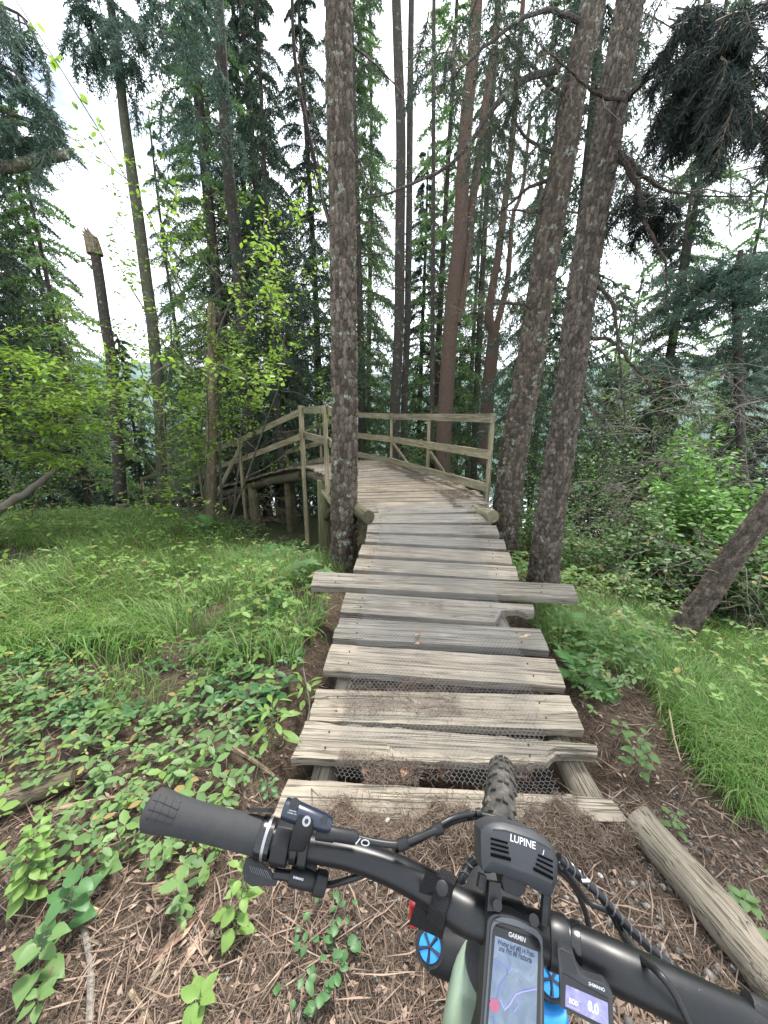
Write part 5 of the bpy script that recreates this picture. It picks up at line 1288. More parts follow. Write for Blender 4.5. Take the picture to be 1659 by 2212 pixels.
stick('flat rotten stick left of the first planks', [(490, 1625), (540, 1640), (590, 1655)], .012, .008)
stick('dark stick slanting above the grip', [(335, 1660), (400, 1625), (445, 1605)], .008, .006, 'twig_dead')
stick('dead forked twig leaning on the left plank edge', [(655, 1560), (668, 1510), (655, 1450)], .006, .004, 'twig_dead', lift=.05)
stick('forked twig lying across the foot plank', [(670, 1640), (668, 1700), (690, 1760)], .004, .003, 'twig_dead', lift=.07)
stick('twig lying on the earth beside the lamp cable', [(1290, 1960), (1300, 2010)], .002, .002)
stick('dry stalk arching out of the right-hand grass', [(1440, 1560), (1450, 1620), (1462, 1680)], .004, .003, 'straw', lift=.12)
stick('curved grey branch at the right edge of the soil', [(1620, 1890), (1640, 1940), (1659, 1990)], .005, .004, 'twig_dead')
stick('long thin twig crossing the earth by the bright plant', [(500, 2140), (600, 2165), (690, 2150)], .002, .0015)
stick('thin root crossing the slope on the right', [(1345, 1870), (1360, 1960), (1352, 2010)], .003, .002, 'twig_dead')
rot = stick('rotting mossy log end at the left edge', [(-130, 1800), (-20, 1775), (80, 1735), (165, 1705)], .055, .030, 'log_dark', 'rotting_log', 'log', None, 14)
stick('dark half-rotten branch under the broad-leaved plant', [(100, 1710), (170, 1695), (245, 1680)], .022, .014, 'bark_dark', 'rotting_log', 'log', None, 10)
def chip(label, u, v, L, w, a, mat='debris', name='bark_piece', cat='bark', group='pieces of bark on the bare earth', seed=0, th=.004, z=0):
    g = np.random.RandomState(seed + int(u)); p = pZ(u, v, z); V = []; n = 10
    for s in (1, -1):
        for i in range(n):
            t = i / (n - 1); ww = w * (.35 + .65 * math.sin(PI * t)) * g.uniform(.6, 1.2)
            V += [(L * (t - .5), ww / 2, s * th / 2 + .25 * ww), (L * (t - .5), 0, s * th / 2 + .012 * math.sin(t * 5)), (L * (t - .5), -ww / 2, s * th / 2 + .2 * ww)]
    F = []
    for i in range(n - 1):
        b = 3 * i; c = b + 3 * n; F += [(b, b + 1, b + 4, b + 3), (b + 1, b + 2, b + 5, b + 4), (c, c + 3, c + 4, c + 1), (c + 1, c + 4, c + 5, c + 2), (b, b + 3, c + 3, c), (b + 2, c + 2, c + 5, b + 5)]
    F += [(0, 3 * n, 3 * n + 1, 1), (1, 3 * n + 1, 3 * n + 2, 2)]
    mb = MB(); mb.add(V, F); o = link(name, mb.mesh(name, M[mat], False)); o.location = (p.x, p.y, (Tz(p.x, p.y) if z == 0 else z) + .008); o.rotation_euler = (g.uniform(-.15, .15), g.uniform(-.15, .15), a); tag(o, label, cat, group)
M['bark_chip'] = m_wood('pinkish_bark', (.44, .31, .25), (.32, .21, .16), (.15, .09, .07))
M['leaf_dry'] = m_wood('dry_leaf', (.38, .24, .17), (.27, .16, .11), (.14, .08, .06))
chip('largest flake of pinkish bark in the bare earth', 385, 2040, .13, .035, .9, 'bark_chip')
chip('pinkish bark strip just right of the largest flake', 420, 2065, .12, .022, 1.2, 'bark_chip')
chip('narrow pale bark strip left of the largest flake', 345, 2110, .10, .016, 1.3, 'stick')
chip('grey flat flake by the thick pale stick', 395, 1955, .06, .022, .2, 'twig_dead')
chip('reddish bark flake under the thumb lever', 545, 1862, .04, .02, .5, 'bark_chip')
chip('pale wood chip left of the first planks', 565, 1575, .06, .05, 1.4, 'stick')
chip('curled dry leaf on the wire netting', 872, 1672, .05, .03, 1.2, 'leaf_dry', 'dry_leaf', 'leaf', 'dry leaves on the walkway', z=.05)
chip('smaller dry leaf left of the curled one on the netting', 787, 1670, .035, .02, 1.6, 'leaf_dry', 'dry_leaf', 'leaf', 'dry leaves on the walkway', z=.05)
chip('dry leaf in the gap below the broken plank', 904, 1394, .05, .028, .1, 'leaf_dry', 'dry_leaf', 'leaf', 'dry leaves on the walkway', z=.15)
chip('dry leaf lying on the plank above the gap', 902, 1374, .04, .025, .6, 'leaf_dry', 'dry_leaf', 'leaf', 'dry leaves on the walkway', z=.18)
chip('pale wood splinter on the right end of a plank', 1133, 1376, .08, .022, .15, 'stick', 'wood_splinter', 'splinter', None, z=.2)
chip('brown dry leaf at the lower left corner', 108, 2105, .07, .03, .9, 'leaf_dry', 'dry_leaf', 'leaf', 'dry leaves on the ground')
chip('brown dry leaf near the heart-leaved plant', 145, 1900, .04, .03, .2, 'leaf_dry', 'dry_leaf', 'leaf', 'dry leaves on the ground')
def stone(label, u, v, s, seed, mat='pebble_light'):
    g = np.random.RandomState(seed); import bmesh
    bm = bmesh.new(); bmesh.ops.create_icosphere(bm, subdivisions=2, radius=s)
    for vv in bm.verts:
        c = vv.co; k = 1 + .35 * (float(fbm(np.array([c.x / s * 1.3 + seed]), np.array([c.y / s * 1.3 + c.z / s]), seed, 3)[0]) - .5); vv.co = Vector((c.x * k * 1.2, c.y * k, c.z * k * .65))
    me = bpy.data.meshes.new('stone'); bm.to_mesh(me); bm.free(); me.materials.append(M[mat]); p = pZ(u, v, .0); o = link('stone', me); o.location = (p.x, p.y, Tz(p.x, p.y) + s * .35); o.rotation_euler = (g.rand(), g.rand() * .5, g.rand() * 6); tag(o, label, 'stone', 'stones on the bare earth')
def m_stone():
    t = NT('pale_stone'); n = t.noise(t.coord('Object', (1, 1, 1), 5), 60, 5); return t.done(t.bsdf(t.ramp(n, [(.3, (.30, .285, .26)), (.6, (.46, .44, .41))]), .8, t.bump(n, .4, .003)))
M['pebble_light'] = m_stone()
for k, (u, v, s, l) in enumerate([(835, 1782, .012, 'larger of the two white stones behind the brake hose'), (812, 1788, .009, 'smaller of the two white stones behind the brake hose'), (1306, 1845, .010, 'white stone on the earth right of the lamp'), (1297, 1890, .009, 'grey-white stone below the white one right of the lamp'), (1455, 1905, .011, 'angular stone next to the edging log'), (1408, 2063, .007, 'small white stone by the brake cables'), (1583, 2090, .007, 'white stone at the foot of the edging log'), (360, 1925, .008, 'grey stone left of the thick pale stick'), (1350, 1848, .006, 'small pale stone beside the edging log')]): stone(l, u, v, s, k)
# ================================================================ BICYCLE
bike = thing('mountain_bike', 'black and pale green mountain bike seen from the saddle, wheel on the first planks', 'bicycle', (.2, .56, 0))
def q1(x, y, d): return pd(259.2 + .4166 * x, 1641.6 + .4166 * y, d)
def q2(x, y, d): return pd(864 + .4791 * x, 1641.6 + .4791 * y, d)
def BPt(o): return local(o, bike)
def bpart(name, mb, mat, parent=None, smooth=True, bevel=0, label=None, seg=2):
    o = mb.build(name, M[mat], bike if parent is None else parent, smooth, bevel, seg)
    if parent is None: local(o, bike)
    else: o.matrix_parent_inverse = Matrix.Translation(-Vector(bike.location)) if parent.parent is bike else Matrix()
    if parent is not None:
        o.matrix_parent_inverse = Matrix()   # the parent's own frame is the world frame shifted by nothing
    if label: o['label'] = label
    return o
# handlebar
bar = [q1(150, 250, .368), q1(400, 315, .367), q1(725, 395, .365), q1(980, 452, .362), q1(1200, 495, .359), q1(1400, 565, .355), q1(1600, 665, .350), q2(300, 690, .335), q2(540, 765, .328), q2(760, 838, .320), q2(1000, 945, .302), q2(1300, 1085, .288), q2(1600, 1225, .278), q2(1950, 1390, .27)]
S = spline([tuple(p) for p in bar], 8); fr = np.linspace(0, 13, len(S))
rad = np.interp(fr, [0, 3, 4, 5, 6, 7, 9, 10, 13], [.0100, .0112, .0118, .0127, .0142, .0162, .0168, .0164, .0156])
hb = bpart('handlebar', MB().tube(S, rad, 28), 'black_metal')
def barp(f): return Vector([float(np.interp(f, fr, S[:, k])) for k in range(3)])
# grip
gs = [barp(t) for t in np.linspace(0, 2.0, 26)]; gr = np.interp(np.linspace(0, 1, 26), [0, .012, .03, .12, .3, .5, .8, 1], [.0135, .0165, .0184, .0180, .0160, .0151, .0150, .0156])
grip = bpart('grip', MB().tube(gs, gr, 32), 'rubber')
def ring(f0, f1, r, mat, name, n=28, parent=None, bev=0, hexa=False): return bpart(name, MB().tube([barp(f0), barp(f1)], r, 8 if hexa else n), mat, parent, True, bev)
gv = MB()
def onbar(f, ang, r):
    p = barp(f); t = (barp(f + .05) - barp(f - .05)).normalized(); vw = (Vector((0, 0, CAMZ)) - p); n0 = (vw - t * vw.dot(t)).normalized(); s0 = t.cross(n0); return p + (n0 * math.cos(ang) + s0 * math.sin(ang)) * r
def gl(pts): gv.tube([onbar(f, a, float(np.interp(f / 2, [0, .03, .12, .3, .5, 1], [.0181, .0185, .0181, .0161, .0152, .0157]))) for f, a in pts], .00035, 4)
for f in (.18, .33, .48, .63): gl([(f, -.7), (f + .03, -.3), (f + .04, .1), (f + .0, .5)])
for a in (-.35, .05, .4): gl([(.12, a), (.3, a), (.5, a + .05), (.66, a + .1)])
bpart('grip_pattern', gv, 'black_matt', grip)
ring(2.0, 2.12, .0176, 'black_gloss', 'lock_ring', bev=.001); ring(2.12, 2.17, .0172, 'silver', 'knurled_ring'); ring(2.17, 2.25, .0168, 'black_gloss', 'lock_ring')
ring(2.30, 2.62, .0188, 'black_matt', 'clamp', hexa=True, bev=.0012); ring(2.66, 2.80, .0150, 'black_metal', 'clamp', bev=.001)
ring(2.84, 3.02, .0172, 'black_metal', 'clamp', hexa=True, bev=.0015)
bpart('clamp_tab', MB().tube([q1(800, 480, .36), q1(805, 545, .358)], [.009, .005], 8), 'black_matt', bevel=.0008)
bpart('clamp_tab', MB().prism([(-.012, -.004), (.008, -.009), (.013, -.004), (-.008, .006)], q1(735, 270, .372), Vector((1, 0, 0)), Vector((0, .5, -.6)), Vector((0, .6, .5)), 0, .004), 'black_matt')
# brake reservoir
res = bpart('brake_reservoir', MB().tube([q1(850, 250, .355), q1(905, 268, .354), q1(990, 300, .353), q1(1050, 322, .353), q1(1085, 340, .354)], [.0088, .0092, .0082, .0076, .0070], 20), 'navy', bevel=.0012)
def vdir(p): return (Vector((0, 0, CAMZ)) - p).normalized()
p = q1(905, 228, .350); bpart('cap', MB().tube([p - vdir(p) * .010, p + vdir(p) * .001], .0048, 14), 'black_gloss', res, bevel=.0006)
p = q1(1060, 312, .348); bpart('bolt', MB().tube([p - vdir(p) * .004, p + vdir(p) * .0008], .0032, 12), 'black_gloss', res)
bpart('brake_clamp', MB().prism([(-.008, .014), (.006, .014), (.008, .004), (.005, -.018), (-.009, -.020), (-.010, 0)], q1(950, 375, .342), (q1(1000, 385, .342) - q1(900, 360, .342)).normalized(), (q1(960, 320, .342) - q1(930, 430, .342)).normalized(), vdir(q1(950, 375, .342)), -.014, .003), 'black_metal', bevel=.0015)
p = q1(967, 318, .338); bpart('bolt', MB().tube([p - vdir(p) * .003, p + vdir(p) * .002], [.0042, .0038], 14), 'silver')
bpart('bolt', MB().tube([p + vdir(p) * .0021, p + vdir(p) * .0024], .0020, 6), 'black_gloss')
def hose(P, r, name='hose', mat='hose', wrap=None, label=None, n=10):
    S_ = spline([tuple(p) for p in P], 8); o = bpart(name, MB().tube(S_, r, n), mat, label=label)
    if wrap:
        mb = MB(); Q = []; L = 0; c = np.concatenate([[0], np.cumsum(np.linalg.norm(np.diff(S_, axis=0), axis=1))]); m = int(c[-1] / .0012)
        for i in range(m):
            s_ = c[-1] * i / (m - 1); p_ = np.array([np.interp(s_, c, S_[:, k]) for k in range(3)]); a = s_ / wrap * 2 * PI; t = np.array([np.interp(min(s_ + .002, c[-1]), c, S_[:, k]) for k in range(3)]) - np.array([np.interp(max(0, s_ - .002), c, S_[:, k]) for k in range(3)])
            t = t / np.linalg.norm(t); x_ = np.cross(t, [0, 0, 1.]); x_ /= np.linalg.norm(x_); y_ = np.cross(t, x_); Q.append(p_ + (x_ * math.cos(a) + y_ * math.sin(a)) * r * 1.05)
        mb.tube(Q, r * .24, 5); bpart('spiral_wrap', mb, 'wrap', o)
    return o
bpart('hose_fitting', MB().tube([q1(1020, 372, .353), q1(1110, 385, .352), q1(1115, 385, .352), q1(1220, 402, .352), q1(1230, 408, .352)], [.0065, .0065, .0058, .0058, .004], 14), 'black_matt')
hose([q1(1220, 402, .352), q1(1330, 428, .352), q1(1450, 438, .352), q1(1540, 405, .355), q1(1659, 355, .36), q2(100, 345, .37), q2(230, 268, .385), q2(330, 245, .40), q2(440, 265, .40), q2(540, 310, .39), q2(620, 365, .38), q2(700, 440, .38), q2(740, 500, .40), q2(800, 600, .42), q2(840, 700, .43), q2(855, 800, .44), q2(850, 900, .47)], .0030, label='front brake hose looping over the lamp')
hose([q1(1060, 648, .362), q1(1120, 640, .36), q1(1230, 605, .358), q1(1330, 560, .372), q1(1420, 480, .378), q1(1480, 440, .376), q1(1560, 405, .372), q2(-10, 400, .37), q2(90, 358, .382), q2(200, 295, .398), q2(300, 262, .41), q2(400, 262, .415), q2(520, 320, .41), q2(640, 420, .40), q2(760, 540, .40)], .0028, label='shifter cable joining the brake hose')
for k, (x_, y_, d_, e_) in enumerate([(1460, 438, .352, (1480, 430)), (1659, 355, .36, (1640, 362))]):
    a_, b_ = q1(x_, y_, d_), q1(e_[0], e_[1], d_); bpart('hose_clip', MB().tube([a_ - (b_ - a_) * .7, b_ + (b_ - a_) * .7], .0052, 10), 'black_matt')
for x_, y_, d_ in ((300, 250, .40), (345, 243, .40)):
    a_ = q2(x_, y_, d_); b_ = q2(x_ + 22, y_ - 3, d_); bpart('hose_clip', MB().tube([a_, b_], .0050, 10), 'black_matt')
# dropper lever
c0 = q1(705, 580, .350); X_ = (q1(760, 560, .35) - q1(680, 620, .35)).normalized(); VD = vdir(c0); X_ = (X_ - VD * X_.dot(VD)).normalized(); Y_ = VD.cross(X_)
pts = [(-.0165, 0.001), (-.0155, .0075), (-.010, .0115), (-.003, .0100), (.004, .0045), (.012, .0005), (.018, -.0025), (.018, -.0085), (.006, -.0090), (-.004, -.0105), (-.012, -.0075)]
axX = (q1(820, 590, .35) - q1(655, 570, .35)).normalized(); axX = (axX - VD * axX.dot(VD)).normalized(); axY = VD.cross(axX)
lev = bpart('thumb_lever', MB().prism(pts, q1(725, 578, .350), axX, axY, VD, -.004, .001), 'black_metal', bevel=.0010)
rg = MB()
for i in range(9):
    a_ = q1(672 + i * 11, 548 + i * 3, .3478); b_ = q1(690 + i * 12, 606 + i * 3 - (i > 6) * 6, .3478); rg.tube([a_, b_], .00045, 4)
bpart('ridges', rg, 'wrap', lev)
bpart('lever_arm', MB().tube([q1(800, 590, .352), q1(860, 598, .352), q1(900, 606, .354)], [.0045, .0042, .006], 10), 'black_metal')
lb_ = bpart('lever_body', MB().tube([q1(880, 602, .354), q1(960, 618, .354), q1(1005, 632, .355)], [.0075, .0080, .0072], 16), 'black_matt', bevel=.001)
bpart('barrel_adjuster', MB().tube([q1(1005, 630, .355), q1(1012, 632, .355), q1(1062, 645, .356), q1(1070, 648, .356)], [.0075, .0105, .0105, .007], 8), 'black_matt', bevel=.001)
bpart('lever_bracket', MB().prism([(-.010, .010), (.013, .009), (.012, -.010), (-.012, -.009)], q1(955, 565, .356), axX, axY, VD, -.010, -.002), 'black_matt', bevel=.0015)
# strap
stp = [barp(t) for t in np.linspace(6.15, 6.62, 6)]
st = bpart('velcro_strap', MB().tube([tuple(p) for p in stp], [.0185, .0195, .0196, .0197, .0197, .0186], 28), 'strap')
a, b, c_, d_ = q2(118, 495, .336), q2(245, 565, .332), q2(190, 810, .345), q2(40, 740, .350)
mb = MB(); n_ = 8; V = []
for i in range(n_ + 1):
    t = i / n_; l = a.lerp(d_, t); r_ = b.lerp(c_, t); bl = vdir(l) * .004 * math.sin(t * 3)
    for k in range(5): pnt = l.lerp(r_, k / 4) + bl; V.append(pnt); V.append(pnt - vdir(l) * .0025)
F = []
for i in range(n_):
    for k in range(4):
        o_ = (i * 5 + k) * 2; F += [(o_, o_ + 2, o_ + 12, o_ + 10), (o_ + 1, o_ + 11, o_ + 13, o_ + 3)]
    o_ = i * 10; F += [(o_, o_ + 10, o_ + 11, o_ + 1), (o_ + 8, o_ + 9, o_ + 19, o_ + 18)]
F += [(n_ * 10 + 2 * k, n_ * 10 + 2 * k + 2, n_ * 10 + 2 * k + 3, n_ * 10 + 2 * k + 1) for k in range(4)]
mb.add(V, F); bpart('strap_tail', mb, 'strap')
p = q2(190, 578, .3185); bpart('snap_button', MB().tube([p - vdir(p) * .004, p + vdir(p) * .0005, p + vdir(p) * .0012], [.0052, .0052, .0038], 20), 'black_matt', st)
bpart('reflector', MB().box(q2(62, 685, .362), (.004, .006, .012)), 'red', bevel=.001, label='red corner showing under the strap')
# stem and clamp
ring(7.35, 8.05, .0186, 'black_metal', 'stem_clamp', bev=.001); ring(8.55, 8.95, .0188, 'black_metal', 'stem_clamp', bev=.001); ring(9.05, 9.25, .0181, 'black_gloss', 'stem_clamp', bev=.0006)
stc = q2(520, 900, .365)
bpart('stem', MB().tube([q2(500, 790, .35), q2(480, 960, .375), q2(470, 1180, .40), q2(460, 1400, .41)], [.024, .023, .022, .02], 18), 'black_metal', bevel=.001)
# ---- plates that carry print: everything on them is laid out on their own plane
class Plate:
    def __init__(s, p0, p1, p2):     # origin, along x, towards -y
        s.o = p0; s.X = (p1 - p0).normalized(); y = (p0 - p2); s.Y = (y - s.X * y.dot(s.X)).normalized(); s.Z = s.X.cross(s.Y)
    def hit(s, u, v):
        r = ray(u, v); cpos = Vector((0, 0, CAMZ)); t = (s.o - cpos).dot(s.Z) / r.dot(s.Z); p = cpos + r * t - s.o; return (p.dot(s.X), p.dot(s.Y))
    def poly(s, name, pts, z0, z1, mat, parent=None, bevel=0): return bpart(name, MB().prism([s.hit(*p) for p in pts][::-1], s.o, s.X, s.Y, s.Z, z0, z1), mat, parent, False, bevel)
    def line(s, name, pts, w, z, mat, parent):
        mb = MB(); P = [s.hit(*p) for p in pts]
        mb.tube([s.o + s.X * x + s.Y * y + s.Z * z for x, y in P], w, 4); return bpart(name, mb, mat, parent)
    def text(s, txt, uv0, uv1, z, mat, parent, name='lettering', hscale=1.0, up=None, bold=.0):
        a, b = s.hit(*uv0), s.hit(*uv1); dx, dy = b[0] - a[0], b[1] - a[1]; L = math.hypot(dx, dy); ex = (s.X * dx + s.Y * dy) / L; ey = (s.Y * dx - s.X * dy) / L
        cu = bpy.data.curves.new('lettering', 'FONT'); cu.body = txt; cu.resolution_u = 2; cu.offset = bold; cu.extrude = .004
        ob = bpy.data.objects.new('lettering', cu); COL.objects.link(ob); dg = bpy.context.evaluated_depsgraph_get(); me = bpy.data.meshes.new_from_object(ob.evaluated_get(dg)); bpy.data.objects.remove(ob)
        co = np.empty(len(me.vertices) * 3); me.vertices.foreach_get('co', co); co = co.reshape(-1, 3); k = L / (co[:, 0].max() - co[:, 0].min()); x0 = co[:, 0].min()
        W_ = [s.o + s.X * a[0] + s.Y * a[1] + s.Z * (z + p[2] * .03) + ex * (p[0] - x0) * k + ey * p[1] * k * hscale for p in co]
        me.vertices.foreach_set('co', np.array([list(w) for w in W_]).ravel()); me.materials.clear(); me.materials.append(M[mat]); me.update()
        o = link(name, me, parent if parent is not None else bike)
        if parent is None: local(o, bike)
        return o
def rrect(pl, c, r=.004, n=4):
    """rounded polygon on a plate from corner pixels"""
    P = [Vector(pl.hit(*p)) for p in c]; out_ = []
    for i in range(len(P)):
        a, b, d = P[i - 1], P[i], P[(i + 1) % len(P)]; e = (a - b).normalized() * r; f = (d - b).normalized() * r
        for k in range(n + 1): t = k / n; out_.append(tuple((b + e) * (1 - t) ** 2 + b * 2 * t * (1 - t) + (b + f) * t * t))
    return out_
def L3(x, y): return (1002.2 + .1667 * x, 1762.6 + .1667 * y)
def G4(x, y): return (1002.2 + .1979 * x, 1969.9 + .1979 * y)
def plate(pts, ds_): return Plate(*[pd(p[0], p[1], d) for p, d in zip(pts, ds_)])
# front lamp
PL = plate([L3(350, 520), L3(1150, 850), L3(350, 1000)], [.330, .322, .318])
outr = [(235, 210), (290, 140), (400, 95), (540, 98), (900, 195), (1080, 305), (1190, 420), (1250, 600), (1250, 880), (1165, 1080), (1060, 1060), (800, 900), (520, 790), (262, 740), (240, 600)]
innr = [(345, 260), (352, 205), (372, 165), (540, 180), (880, 290), (1060, 370), (1130, 430), (1160, 600), (1150, 850), (1150, 866), (1130, 870), (900, 770), (600, 665), (365, 580), (345, 520)]
mb = MB(); V = []
for ring_, z in ((outr, -.034), (outr, -.006), (innr, .0)):
    for p_ in ring_: x_, y_ = PL.hit(*L3(*p_)); V.append(PL.o + PL.X * x_ + PL.Y * y_ + PL.Z * z)
n_ = len(outr); F = [tuple(range(n_)), tuple(reversed(range(2 * n_, 3 * n_)))]
for k in range(2):
    for i in range(n_): j = (i + 1) % n_; F.append((k * n_ + i, (k + 1) * n_ + i, (k + 1) * n_ + j, k * n_ + j))
mb.add(V, F); M['lamp'] = m_plain('lamp_housing', (.020, .022, .027), .45, 0, .4, scale=400, dust=.05)
lamp = bpart('front_lamp', mb, 'lamp', None, True, .0006)
M['slot'] = m_plain('slot_shade_black', (.0008, .0008, .0008), .9, 0, .05)  # black raised lines paint the shade inside the recessed cooling slots
def slot(pts, w): PL.line('cooling_slot_shade', [L3(*p) for p in pts], w, .0, 'slot', lamp)
for dy, xe in ((0, 565), (65, 575), (125, 580), (205, 605)): slot([(345, 292 + dy), (xe, 350 + dy + (xe - 565) * .2)], .0011 if dy < 200 else .0016)
for i, (x0, y0, x1, y1) in enumerate([(960, 505, 1150, 590), (945, 560, 1150, 660), (930, 618, 1150, 735), (900, 680, 1150, 810)]): slot([(x0, y0), (x1, y1)], .0011 if i < 3 else .0016)
PL.line('seam', [L3(375, 172), L3(540, 190), L3(880, 300), L3(1130, 435)], .0003, .0, 'black_gloss', lamp)
PL.text('LUPINE', L3(598, 322), L3(925, 432), .0002, 'white', lamp, hscale=1.05, bold=.012)
PL.line('scratch', [L3(1022, 505), L3(1036, 440)], .00035, .0002, 'white', lamp)
bpart('lamp_mount', MB().prism([PL.hit(*L3(*p)) for p in [(560, 740), (600, 700), (850, 790), (885, 860), (850, 1050), (760, 1120), (560, 1040), (530, 900)]][::-1], PL.o, PL.X, PL.Y, PL.Z, -.03, -.010), 'black_matt', None, False, .001)
PL.poly('lamp_plug', [L3(640, 765), L3(810, 830), L3(800, 880), L3(632, 810)], -.010, -.0085, 'lamp', None, .0004)
PLb = plate([L3(330, 840), L3(500, 900), L3(330, 1100)], [.325, .324, .318])
PLb.poly('mount_bracket', [L3(330, 845), L3(480, 870), L3(500, 1050), L3(480, 1240), L3(300, 1240)], -.008, 0, 'black_metal', None, .001)
PLb.poly('mount_bracket', [L3(230, 760), L3(320, 800), L3(310, 1020), L3(200, 950)], -.012, -.004, 'black_matt', None, .001)
p = pd(*L3(435, 1160), .312); bpart('bolt', MB().tube([p - vdir(p) * .01, p], .0038, 12), 'black_metal')
hose([pd(*L3(1070, 1020), .325), pd(*L3(1060, 1130), .322), pd(*L3(1050, 1250), .318), pd(*L3(1040, 1400), .315)], .0042, 'mount_arm', 'black_matt', n=6)
p = q2(605, 722, .308); bpart('bolt', MB().tube([p - vdir(p) * .01, p], .004, 12), 'black_metal')
# bike computer with a map
PG = plate([G4(270, 60), G4(860, 270), G4(200, 1222)], [.315, .312, .296])
body = [G4(262, 90), G4(330, 28), G4(560, 70), G4(800, 170), G4(868, 260), G4(885, 600), G4(890, 1500), G4(110, 1500), G4(180, 1222), G4(230, 500)]
M['case'] = m_plain('case_plastic', (.012, .013, .016), .4, dust=.06)
M['bezel'] = m_plain('grey_bezel', (.07, .075, .085), .4, dust=.06)
comp = bpart('bike_computer', MB().prism(rrect(PG, body, .003, 3)[::-1], PG.o, PG.X, PG.Y, PG.Z, -.016, -.0012), 'case', None, False, .0012)
def pp(pl, name, pts, r, z0, z1, mat, parent, bev=0): return bpart(name, MB().prism(rrect(pl, pts, r, 4)[::-1], pl.o, pl.X, pl.Y, pl.Z, z0, z1), mat, parent, False, bev)
pp(PG, 'bezel', [G4(300, 130), G4(360, 60), G4(560, 90), G4(790, 190), G4(862, 290), G4(850, 1500), G4(195, 1500)], .004, -.0012, -.0002, 'bezel', comp)
pp(PG, 'glass', [G4(318, 170), G4(380, 118), G4(560, 160), G4(780, 260), G4(838, 340), G4(830, 1500), G4(225, 1500)], .004, -.0002, .0003, 'black_gloss', comp)
pp(PG, 'screen', [G4(338, 252), G4(805, 430), G4(780, 1480), G4(240, 1480)], .0004, .0003, .0006, 'map', comp)
PG.text('GARMIN', G4(482, 258), G4(665, 330), .0004, 'white', comp, hscale=1.15, bold=.012)
PG.text('Weiter auf MR14 Pott-', G4(358, 340), G4(765, 492), .0007, 'greyprint', comp, hscale=1.5, bold=.01)
PG.text('una Pitt Mi Fattoria', G4(375, 412), G4(735, 555), .0007, 'greyprint', comp, hscale=1.5, bold=.01)
M['route'] = m_plain('route_line', (.10, .13, .30), .5); M['route_red'] = m_plain('map_marker', (.30, .08, .14), .5); M['purple'] = m_plain('map_purple', (.24, .22, .50), .5)
PG.line('route', [G4(320, 510), G4(400, 555), G4(465, 600), G4(470, 670), G4(380, 790), G4(355, 930)], .0005, .0006, 'route', comp)
PG.line('route', [G4(465, 450), G4(500, 530), G4(495, 600), G4(465, 660)], .0003, .0006, 'route', comp)
PG.line('route', [G4(790, 830), G4(640, 860), G4(560, 890), G4(500, 1000), G4(440, 1060), G4(390, 950)], .0006, .0006, 'purple', comp)
PG.line('route', [G4(560, 890), G4(600, 1000), G4(540, 1080)], .0005, .0006, 'purple', comp)
x_, y_ = PG.hit(*G4(330, 1010)); cc = PG.o + PG.X * x_ + PG.Y * y_; bpart('map_marker', MB().tube([cc + PG.Z * .0005, cc + PG.Z * .0009], .0042, 24), 'route_red', comp)
PG.line('compass', [G4(310, 1130), G4(330, 1180), G4(318, 1222)], .0005, .0006, 'route', comp)
# drive unit display
PS = plate([G4(1050, 640), G4(1560, 900), G4(1040, 1040)], [.284, .272, .276])
disp = pp(PS, 'assist_display', [G4(1020, 405), G4(1060, 398), G4(1190, 465), G4(1245, 620), G4(1310, 720), G4(1540, 790), G4(1625, 900), G4(1650, 1400), G4(1560, 1330), G4(1052, 1050), G4(1050, 800)], .0009, -.012, -.001, 'case', None, .0010)
pp(PS, 'glass', [G4(1045, 420), G4(1185, 475), G4(1240, 690), G4(1090, 640)], .0006, -.001, -.0004, 'black_gloss', disp)
pp(PS, 'face', [G4(1075, 668), G4(1290, 800), G4(1580, 955), G4(1590, 1330), G4(1065, 1040)], .001, -.001, -.0004, 'black_gloss', disp)
pp(PS, 'screen', [G4(1112, 795), G4(1570, 995), G4(1580, 1260), G4(1105, 1030)], .0004, -.0004, .0, 'lcd', disp)
PS.text('SHIMANO', G4(1362, 800), G4(1540, 875), -.0002, 'white', disp, hscale=1.1, bold=.015)
M['lcd_light'] = m_plain('lcd_white', (.8, .82, .88), .5)
PS.text('0.0', G4(1352, 1070), G4(1470, 1128), .0002, 'lcd_light', disp, hscale=1.3, bold=.02)
PS.text('ECO', G4(1150, 985), G4(1245, 1028), .0002, 'lcd_light', disp, hscale=1.1, bold=.02)
PS.line('frame_line', [G4(1130, 930), G4(1280, 985), G4(1275, 1080), G4(1120, 1015), G4(1130, 930)], .00025, .0001, 'purple', disp)
# small print
PR = plate([(q1(860, 255, .35) and (259.2 + .4166 * 860, 1641.6 + .4166 * 262)), (259.2 + .4166 * 960, 1641.6 + .4166 * 290), (259.2 + .4166 * 850, 1641.6 + .4166 * 320)], [.3448, .3445, .3425])
def A1(x, y): return (259.2 + .4166 * x, 1641.6 + .4166 * y)
PR.text('SHIMANO', A1(876, 264), A1(912, 272), .0, 'white', res, hscale=1.0); PR.text('MINERAL OIL', A1(868, 275), A1(915, 286), .0, 'white', res, hscale=1.0)
PD = plate([A1(895, 608), A1(960, 625), A1(890, 640)], [.3462, .3462, .3450]); PD.text('SHIMANO', A1(897, 613), A1(950, 627), .0, 'white', lb_, hscale=1.2, bold=.02)
PE = plate([A1(1175, 430), A1(1290, 455), A1(1170, 500)], [.3475, .3470, .3455]); PE.text('EVO', A1(1178, 428), A1(1292, 450), .0004, 'white', hb, hscale=.7)
